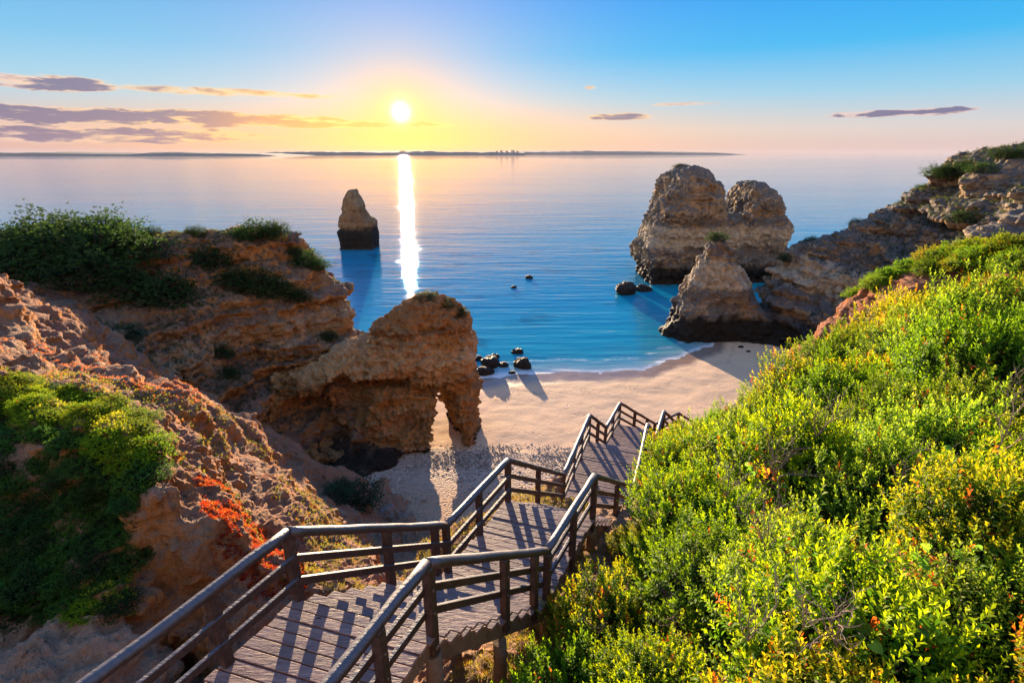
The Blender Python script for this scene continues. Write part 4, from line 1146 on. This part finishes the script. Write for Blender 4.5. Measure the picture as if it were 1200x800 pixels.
for (px, py, Y_, s, lab) in [(285, 275, 50, 3.0, 'dark bush on the skyline of the headland left of its shoulder'), (305, 280, 50, 3.0, 'dark bush just right of the skyline bush'), (325, 285, 51, 2.2, 'small low bush at the end of the skyline row'),
       (175, 268, 49, 1.6, 'small wiry bush alone on the headland skyline'), (230, 278, 49.5, 1.6, 'low bush between the two skyline clumps'), (343, 286, 51.5, 1.3, 'tiny round bush on the seaward shoulder of the headland'),
       (250, 305, 47, 3.2, 'dark bush on the cliff face below the skyline row'), (275, 330, 46.3, 3.0, 'dark bush on the middle ledge of the cliff'), (300, 345, 46.5, 3.4, 'dark bush sprawling along the cliff ledge'), (325, 355, 46.8, 3.0, 'dark bush next along the cliff ledge'), (350, 362, 47.2, 2.0, 'small bush at the seaward end of the cliff ledge'),
       (360, 310, 51, 2.6, 'bush clinging to the seaward slope of the headland'), (375, 325, 51, 2.0, 'lower bush clinging to the seaward slope'), (255, 400, 41, 1.9, 'bush on the clay face below the ledge'), (265, 425, 40, 1.5, 'small bush lower on the clay face'), (385, 400, 46.5, 1.5, 'bush in the saddle next to the rock arch')]:
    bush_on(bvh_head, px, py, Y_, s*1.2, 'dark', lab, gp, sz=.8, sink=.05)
for (px, py, Y_, s, lab) in [(150, 402, 36, 2.2, 'grey-green bush on the pale ledge below the thicket'), (95, 400, 34, 1.6, 'small grey-green bush left of the pale ledge'), (60, 396, 33, 1.7, 'grey-green bush at the foot of the red slope')]:
    bush_on(bvh_head, px, py, Y_, s, 'teal', lab, 'grey-green bushes')
for (px, py, Y_, s, lab) in [(420, 600, 30.5, 3.6, 'dense blue-green bush in the gully at the beach end'), (400, 585, 31.5, 2.0, 'smaller blue-green bush behind the dense gully bush'), (395, 610, 28, 1.9, 'blue-green bush low in the gully beside the clay bank')]:
    x, y, z = A(px, py, Y_); zg = max(drop(x, y) or -9, beach_z(np.array(x), np.array(y)))
    bush('shrub', (x, y, zg-.1), s, 'teal', lab, 'blue-green bushes in the gully', sz=.8)
for (px, py, Y_, s, lab) in [(500, 352, 46.6, 2.2, 'bush on top of the rock arch, left of three'), (520, 357, 46.6, 2.2, 'middle bush on top of the rock arch'), (537, 368, 46.6, 1.9, 'bush at the seaward brow of the rock arch'), ]:
    bush_on(bvh_arch, px, py, Y_, s, 'dark', lab, 'bushes on the rock arch', sz=.5)
bush_on(bvh_crag, 841, 272, 79, 3.2, 'dark', 'round dark bush crowning the jagged crag', sz=.7)
for (px, py, Y_, s, lab) in [(1105, 188, 70, 3.2, 'bush at the left brow of the right cliff top'), (1122, 184, 69, 3.8, 'tall bush second from the brow on the right cliff top'), (1140, 186, 67, 3.0, 'bush third from the brow on the right cliff top'), (1178, 178, 63, 3.0, 'small bush alone on the right cliff skyline'), (1195, 182, 62, 2.6, 'bush at the frame edge on the right cliff skyline'), (1150, 200, 62, 3.0, 'bush on the earthy slope below the right cliff top'),
      (1080, 225, 72, 2.0, 'small bush on the seaward rim of the right cliff'), (1062, 240, 75, 2.0, 'small bush lower on the seaward rim of the right cliff'), (1000, 278, 80, 2.0, 'bush midway along the falling rim of the right cliff'), (950, 294, 83, 2.4, 'bush near the low end of the right cliff rim'), (920, 308, 83, 2.6, 'last bush at the low end of the right cliff rim'), (1130, 262, 58, 3.4, 'dark bush on the face of the right cliff')]:
    bush_on(bvh_rh, px, py, Y_, s, 'dark', lab, 'bushes on the right cliff', sz=.75)
for (px, py, Y_, s, lab) in [(797, 196, 124, 3.0, 'low bush on the left summit of the twin sea stack'), (880, 213, 124, 2.5, 'low bush on the right summit of the twin sea stack')]:
    bush_on(bvh_twin, px, py, Y_, s, 'dark', lab, 'bushes on the twin sea stack', sz=.4)

# ------------------------------------------------------------------ ground cover
def facedata(V, Q):
    C = V[Q].mean(1); d1 = V[Q[:, 2]]-V[Q[:, 0]]; d2 = V[Q[:, 3]]-V[Q[:, 1]]
    N = np.cross(d1, d2); Ar = np.linalg.norm(N, axis=1)/2; N = N/np.maximum(Ar[:, None]*2, 1e-9)
    ff = np.maximum(C[:, 1]*CP - (C[:, 2]-CAMZ)*SP, .1)
    return dict(V=V, Q=Q, C=C, N=N, A=Ar, px=600+F*C[:, 0]/ff, py=400-F*(C[:, 1]*SP+(C[:, 2]-CAMZ)*CP)/ff)
GD = facedata(GV, GQ); FC = GD['C']
def polymask(poly, D=None):
    D = D or GD; px, py = D['px'], D['py']
    c = np.zeros(len(px), bool); j = len(poly)-1
    for i in range(len(poly)):
        xi, yi = poly[i]; xj, yj = poly[j]
        m = ((yi > py) != (yj > py)) & (px < (xj-xi)*(py-yi)/(yj-yi+1e-9)+xi)
        c ^= m; j = i
    return c
def cover(name, mask, n, noise_s, thr, leafsz, per, slen, tip, old, red, redcol, label, cat, seed=5, up=.6, lean=.4, wr=.42, minz=.15, D=None):
    rg = np.random.default_rng(seed)
    D = D or GD; FC, FN, FA, GV, GQ = D['C'], D['N'], D['A'], D['V'], D['Q']
    m = mask & (FN[:, 2] > minz)
    nz = fbm(FC[:, 0], FC[:, 1], FC[:, 2], noise_s, 3)
    m &= nz > thr
    idx = np.nonzero(m)[0]
    if len(idx) == 0: print('EMPTY cover', name); return
    pr = FA[idx]/np.maximum(FC[idx, 1], 4)**.7; pick = rg.choice(idx, n, p=pr/pr.sum())
    w = rg.random((n, 4)); w /= w.sum(1, keepdims=True)
    P = (GV[GQ[pick]]*w[..., None]).sum(1)
    ax = unit(FN[pick]*(1-up) + np.array([0, 0, up]) + rg.normal(0, lean, (n, 3)))
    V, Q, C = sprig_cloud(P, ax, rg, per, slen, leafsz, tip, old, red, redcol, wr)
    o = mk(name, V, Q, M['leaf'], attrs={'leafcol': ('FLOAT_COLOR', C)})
    tag(o, label, cat, kind='stuff')
yr = (FC[:, 1] > 5) & (FC[:, 1] < 12.4)
cover('ground_cover', polymask([(-200, 455), (60, 470), (110, 520), (175, 560), (150, 640), (155, 720), (-200, 725)]) & yr, 15000, .6, -.2, .036, 10, .11, (.12, .24, .03), (.022, .06, .014), 0, (0, 0, 0),
      'dark green creeping plants covering the near left slope', 'ground cover', 11)
cover('ground_cover', (polymask([(70, 455), (150, 480), (185, 530), (160, 545), (90, 500), (-60, 462), (-60, 430)]) | polymask([(100, 670), (155, 665), (160, 720), (95, 715)])) & yr, 4200, .6, -.3, .038, 10, .11, (.62, .60, .04), (.14, .22, .02), 0, (0, 0, 0),  # yellow tips put the sunlight on the crest into the leaf colour
      'creeping plants on the crest of the near left mound, sunlit top painted yellow-green', 'ground cover', 12)
ry = (FC[:, 1] > 8) & (FC[:, 1] < 24)
cover('red_succulents', polymask([(225, 555), (262, 565), (300, 615), (355, 655), (362, 695), (300, 700), (245, 640)]) & ry, 5200, 1.1, -.10, .05, 8, .05, (.62, .12, .03), (.40, .05, .02), .25, (.55, .25, .04),
      'bright red creeping succulents on the clay between the left slopes', 'succulents', 13, wr=.3)
cover('red_succulents', polymask([(-100, 375), (80, 405), (240, 452), (270, 480), (200, 470), (60, 425), (-100, 400)]) & ry, 3000, .5, -.02, .06, 8, .05, (.50, .12, .08), (.28, .06, .05), .3, (.55, .20, .08),
      'dull red succulents along the crest of the middle left slope', 'succulents', 14, wr=.3)
cover('dry_plants', polymask([(-100, 400), (250, 470), (330, 530), (410, 600), (410, 660), (330, 690), (250, 560), (-100, 430)]) & ry, 5200, .5, .06, .055, 9, .09, (.34, .30, .06), (.10, .13, .03), .25, (.45, .16, .04),
      'mixed yellow and rusty low plants on the middle left slope', 'low plants', 15)
cover('dry_grass', polymask([(400, 560), (540, 590), (680, 560), (720, 700), (600, 800), (420, 800), (350, 660)]) & (FC[:, 1] < 16), 6500, .6, -.02, .11, 7, .05, (.42, .36, .07), (.17, .17, .04), .15, (.5, .22, .05),
      'yellowing grass and weeds under and beside the stairs', 'grass', 16, up=.9, lean=.2, wr=.10)

HD = facedata(HV, HQ); RD = facedata(RV, RQ)
cover('undergrowth', HD['C'][:, 2] > 4, 30000, .13, -.03, .13, 8, .22, (.11, .14, .04), (.035, .05, .022), .08, (.22, .10, .04),
      'dark low scrub patches scattered over the left cliff', 'scrub', 21, D=HD, minz=.35, wr=.3)
cover('undergrowth', HD['C'][:, 2] > 17, 5000, .2, .0, .12, 7, .14, (.40, .13, .05), (.20, .08, .04), .2, (.5, .3, .1),
      'rusty low plants along the top of the left cliff', 'low plants', 22, D=HD, minz=.6, wr=.3)
cover('undergrowth', RD['C'][:, 2] > 4, 16000, .11, .03, .17, 8, .3, (.10, .13, .04), (.035, .05, .025), .05, (.22, .10, .04),
      'dark low scrub patches scattered over the right cliff', 'scrub', 23, D=RD, minz=.45, wr=.3)
gp = 'creeping shrubs on the near left mound'
rs = random.Random(77); pl = []; cnt = 0
for _ in range(4000):
    if cnt >= 95: break
    px = rs.uniform(-60, 190); py = rs.uniform(435, 722)
    crest = inside(px, py, [(-60, 432), (60, 452), (150, 482), (186, 535), (165, 560), (100, 515), (-60, 480)])
    low = inside(px, py, [(95, 672), (155, 668), (158, 716), (95, 716)])
    dark = inside(px, py, [(-60, 480), (100, 515), (170, 560), (140, 600), (150, 650), (155, 718), (-60, 722)])
    if not (crest or dark): continue
    u, v = (px-600)/F, (400-py)/F
    hit = bvh_ground.ray_cast(Vector((0, 0, CAMZ)), Vector((u, CP+v*SP, -SP+v*CP)))
    if hit[0] is None or hit[0].y > 13.5: continue
    q = hit[0]
    if any((q-w).length < .42 for w in pl): continue
    if not crest and perlin(q.x*.9, q.y*.9, 5.0) < -.28: continue
    pl.append(q.copy()); cnt += 1
    kd = 'yellow' if crest and rs.random() < .75 else 'yellow' if low and rs.random() < .5 else 'dark' if rs.random() < .35 else 'mound'  # crest mostly gets yellow leaves, painting its sunlit top
    lab = {'yellow': 'low sunlit yellow-green shrub on the near left mound', 'dark': 'low blackish-green shrub in the thicket on the near left mound', 'mound': 'low deep green shrub in the thicket on the near left mound'}[kd]
    bush('shrub', (q.x, q.y, q.z-.09), rs.uniform(.5, .85), kd, lab, gp, k=rs.randint(0, 1), sz=rs.uniform(.5, .8))
print('mound', cnt)
# heart-leaved vine sprays on the near scrub
def heart_leaf():
    pts = [(0, 0), (.35, -.12), (.55, .12), (.5, .45), (.25, .8), (0, 1.05), (-.25, .8), (-.5, .45), (-.55, .12), (-.35, -.12)]
    return np.array(pts)
HL = heart_leaf()
def vine(px, py, Y_, n, spread, seed, label, red=.15, sz=.075):
    rg = np.random.default_rng(seed)
    c = hit_scrub(px, py)
    if c is None: return
    sz *= max(1.0, c[1]/5.5)**.5
    V = []; Fq = []; C = []
    spread = spread*.8
    root = empty('climbing_vine', tuple(c))
    mb = MB()
    for s in range(5):
        q = rg.normal(0, spread, (5, 3)); q[:, 2] = np.abs(q[:, 2])*.7
        q[0] = (0, 0, -.35); q = np.cumsum(np.vstack([[0, 0, -.4], q[1:]*.55]), 0)
        q[1:, 1] -= np.arange(1, 5)*.03
        mb.tube([tuple(v) for v in q], [.006, .005, .004, .003, .002], 5, seed=s)
        for k in range(n//5):
            t = rg.uniform(.8, 3.99); i = int(t); p = q[i]*(1-(t-i)) + q[i+1]*(t-i)
            d = unit(rg.normal(0, 1, 3) + np.array([0, -.5, -.1])); u = unit(rg.normal(0, .6, 3) + np.array([0, -.8, .7]))
            sdv = unit(np.cross(d, u)); S = sz*rg.uniform(.6, 1.3)
            nn = np.cross(sdv, d)
            cup = (HL[:, :1]**2)*.35
            v = p + d*.03 + S*(HL[:, :1]*sdv + HL[:, 1:]*d + cup*nn)
            b0 = len(V)*10; V.append(v)
            Fq.append([(b0, b0+1, b0+2, b0+3), (b0, b0+3, b0+4, b0+5), (b0, b0+5, b0+6, b0+7), (b0, b0+7, b0+8, b0+9)])
            col = np.array((.20, .40, .05) if rg.random() > red else (.62, .16, .03))*rg.uniform(.7, 1.3)
            C.append(np.tile(np.append(col, 1), (10, 1)))
    mk('leaves', np.concatenate(V), np.concatenate(Fq), M['leaf'], root, {'leafcol': ('FLOAT_COLOR', np.concatenate(C))}, smooth=True)
    mb.build('stems', M['twig'], root)
    tag(root, label, 'vine')
def dead_branch(px, py, seed, size, label):
    c = hit_scrub(px, py)
    if c is None: return
    rd = random.Random(seed); mb = MB()
    def grow(p, d, L, r, k):
        pts = [p]; q = p; dd = d.copy()
        for _ in range(4):
            dd = (dd + Vector((rd.uniform(-.3, .3), rd.uniform(-.3, .3), rd.uniform(-.15, .25)))).normalized(); q = q + dd*L/4; pts.append(q)
            if k > 0 and rd.random() < .8: grow(q, (dd + Vector((rd.uniform(-1, 1), rd.uniform(-1, 1), rd.uniform(-.3, .6)))).normalized(), L*.6, r*.6, k-1)
        mb.tube([tuple(v) for v in pts], [r, r*.85, r*.7, r*.5, r*.3], 5)
    for _ in range(3): grow(Vector((c[0], c[1], c[2]-.25)), Vector((rd.uniform(-.5, .5), rd.uniform(-.6, .2), 1)).normalized(), size, .009*size/.5, 2)
    tag(mb.build('dead_branch', M['deadwood']), label, 'branch', 'bare twigs in the right scrub')
for i in range(16):
    rdx = random.Random(400+i); py = rdx.uniform(470, 790); px = rdx.uniform(max(640, 1250-py*.9), 1190)
    dead_branch(px, py, i, .45+max(0, 700-py)*.0012, 'bare dead twigs poking out of the right-hand scrub')
vine(1045, 690, 3.9, 45, .22, 1, 'heart-leaved vine with reddish stems hanging in the lower middle of the right scrub')
vine(1150, 640, 3.9, 45, .25, 2, 'heart-leaved vine trailing near the right edge of the scrub, low down')
vine(1130, 520, 5.6, 40, .30, 3, 'green heart-leaved vine climbing through the scrub at the right, mid height')
vine(985, 770, 3.4, 30, .15, 4, 'small vine with red leaves at the bottom of the right scrub', red=.6)
vine(900, 545, 9.0, 30, .35, 5, 'russet vine over the lip of the scrub above the stairs', red=.5)
vine(1170, 430, 8.6, 35, .35, 6, 'vine with orange leaves on the upper right scrub', red=.55)

# ------------------------------------------------------------------ distant coast and town
def coast(px0, px1, Y0, tops, name, label, depth=1500):
    xs = np.linspace((px0-600)/F/1.02*Y0, (px1-600)/F/1.02*Y0, 260); ws = np.linspace(-1, 1, 13)
    tp = .66*np.interp(xs, [(p-600)/F/1.02*Y0 for p, _ in tops], [max(2, (183-y)/F*Y0*1.05) for _, y in tops])
    H = tp*(1+.30*fbm(xs, xs*0, xs*0, 12/Y0*1.2, 4)+.25*fbm(xs, xs*0+4, xs*0, 60/Y0, 3))
    V = np.array([(x, Y0+depth*.5*(w+1), max(-5, h*(1-w*w)**.5 * (1+.1*math.sin(w*7+x*.002)) - (6 if abs(w) > .99 else 0))) for x, h in zip(xs, H) for w in ws])
    ii = np.arange(len(V)).reshape(len(xs), 13)
    Q = np.stack([ii[:-1, :-1], ii[1:, :-1], ii[1:, 1:], ii[:-1, 1:]], -1).reshape(-1, 4)
    o = mk(name, V, Q, M['hill'], smooth=True); tag(o, label, 'hills', kind='structure')
    return o
coast(-120, 335, 6500, [(-120, 177), (0, 178), (60, 177), (150, 179), (170, 177), (250, 178), (300, 179), (335, 183)], 'hills', 'low dark coast on the horizon at the far left')
coast(180, 615, 9500, [(180, 179), (300, 179), (350, 177.5), (450, 177), (520, 177.5), (600, 178), (615, 179)], 'hills', 'low hazy coast under the sun')
coast(560, 865, 13500, [(560, 178), (640, 177.5), (700, 177), (780, 178), (840, 179.5), (865, 182)], 'hills', 'faint pale coast right of the sun', 2500)
gp = 'tower blocks on the far coast'
for i, (px, w, hh, lab) in enumerate([(477, 5, 60, 'tower block directly under the sun on the far coast'), (583, 2.5, 55, 'leftmost tower of the little cluster right of the sun'), (588, 3, 72, 'second tower of the cluster right of the sun'), (594, 3, 62, 'third tower of the cluster right of the sun'), (601, 4, 80, 'tallest tower of the cluster right of the sun'), (606, 2.5, 60, 'last tower of the cluster right of the sun')]):
    Yb = 9900; x = (px-600)/F/1.02*Yb; wd = w/F*Yb; mb = MB()
    def box(x0, x1, y0, y1, z0, z1): mb.hexa([(x0, y0, z0), (x1, y0, z0), (x1, y1, z0), (x0, y1, z0), (x0, y0, z1), (x1, y0, z1), (x1, y1, z1), (x0, y1, z1)])
    box(x-wd/2, x+wd/2, Yb, Yb+30, 20, 38+hh*.55); box(x-wd/5, x+wd/6, Yb+5, Yb+20, 38+hh*.55, 42+hh*.55)
    tag(mb.build('tower_block', M['town']), lab, 'building', gp)

# ------------------------------------------------------------------ haze
m = bpy.data.materials.new('haze'); m.use_nodes = True; nt = NT(m.node_tree); nt.n.clear()
pv = nt.node('ShaderNodeVolumePrincipled', ins={'Color': (.48, .50, .62), 'Density': 1.7e-5, 'Anisotropy': 0.0})
oo = nt.node('ShaderNodeOutputMaterial'); nt.l.new(pv.outputs[0], oo.inputs['Volume'])
mb = MB(); W_ = 30500
mb.hexa([(-W_, -W_, -7), (W_, -W_, -7), (W_, W_, -7), (-W_, W_, -7), (-W_, -W_, 160), (W_, -W_, 160), (W_, W_, 160), (-W_, W_, 160)])
tag(mb.build('haze', m), 'thin sea haze veiling the far coast', 'haze', kind='stuff')
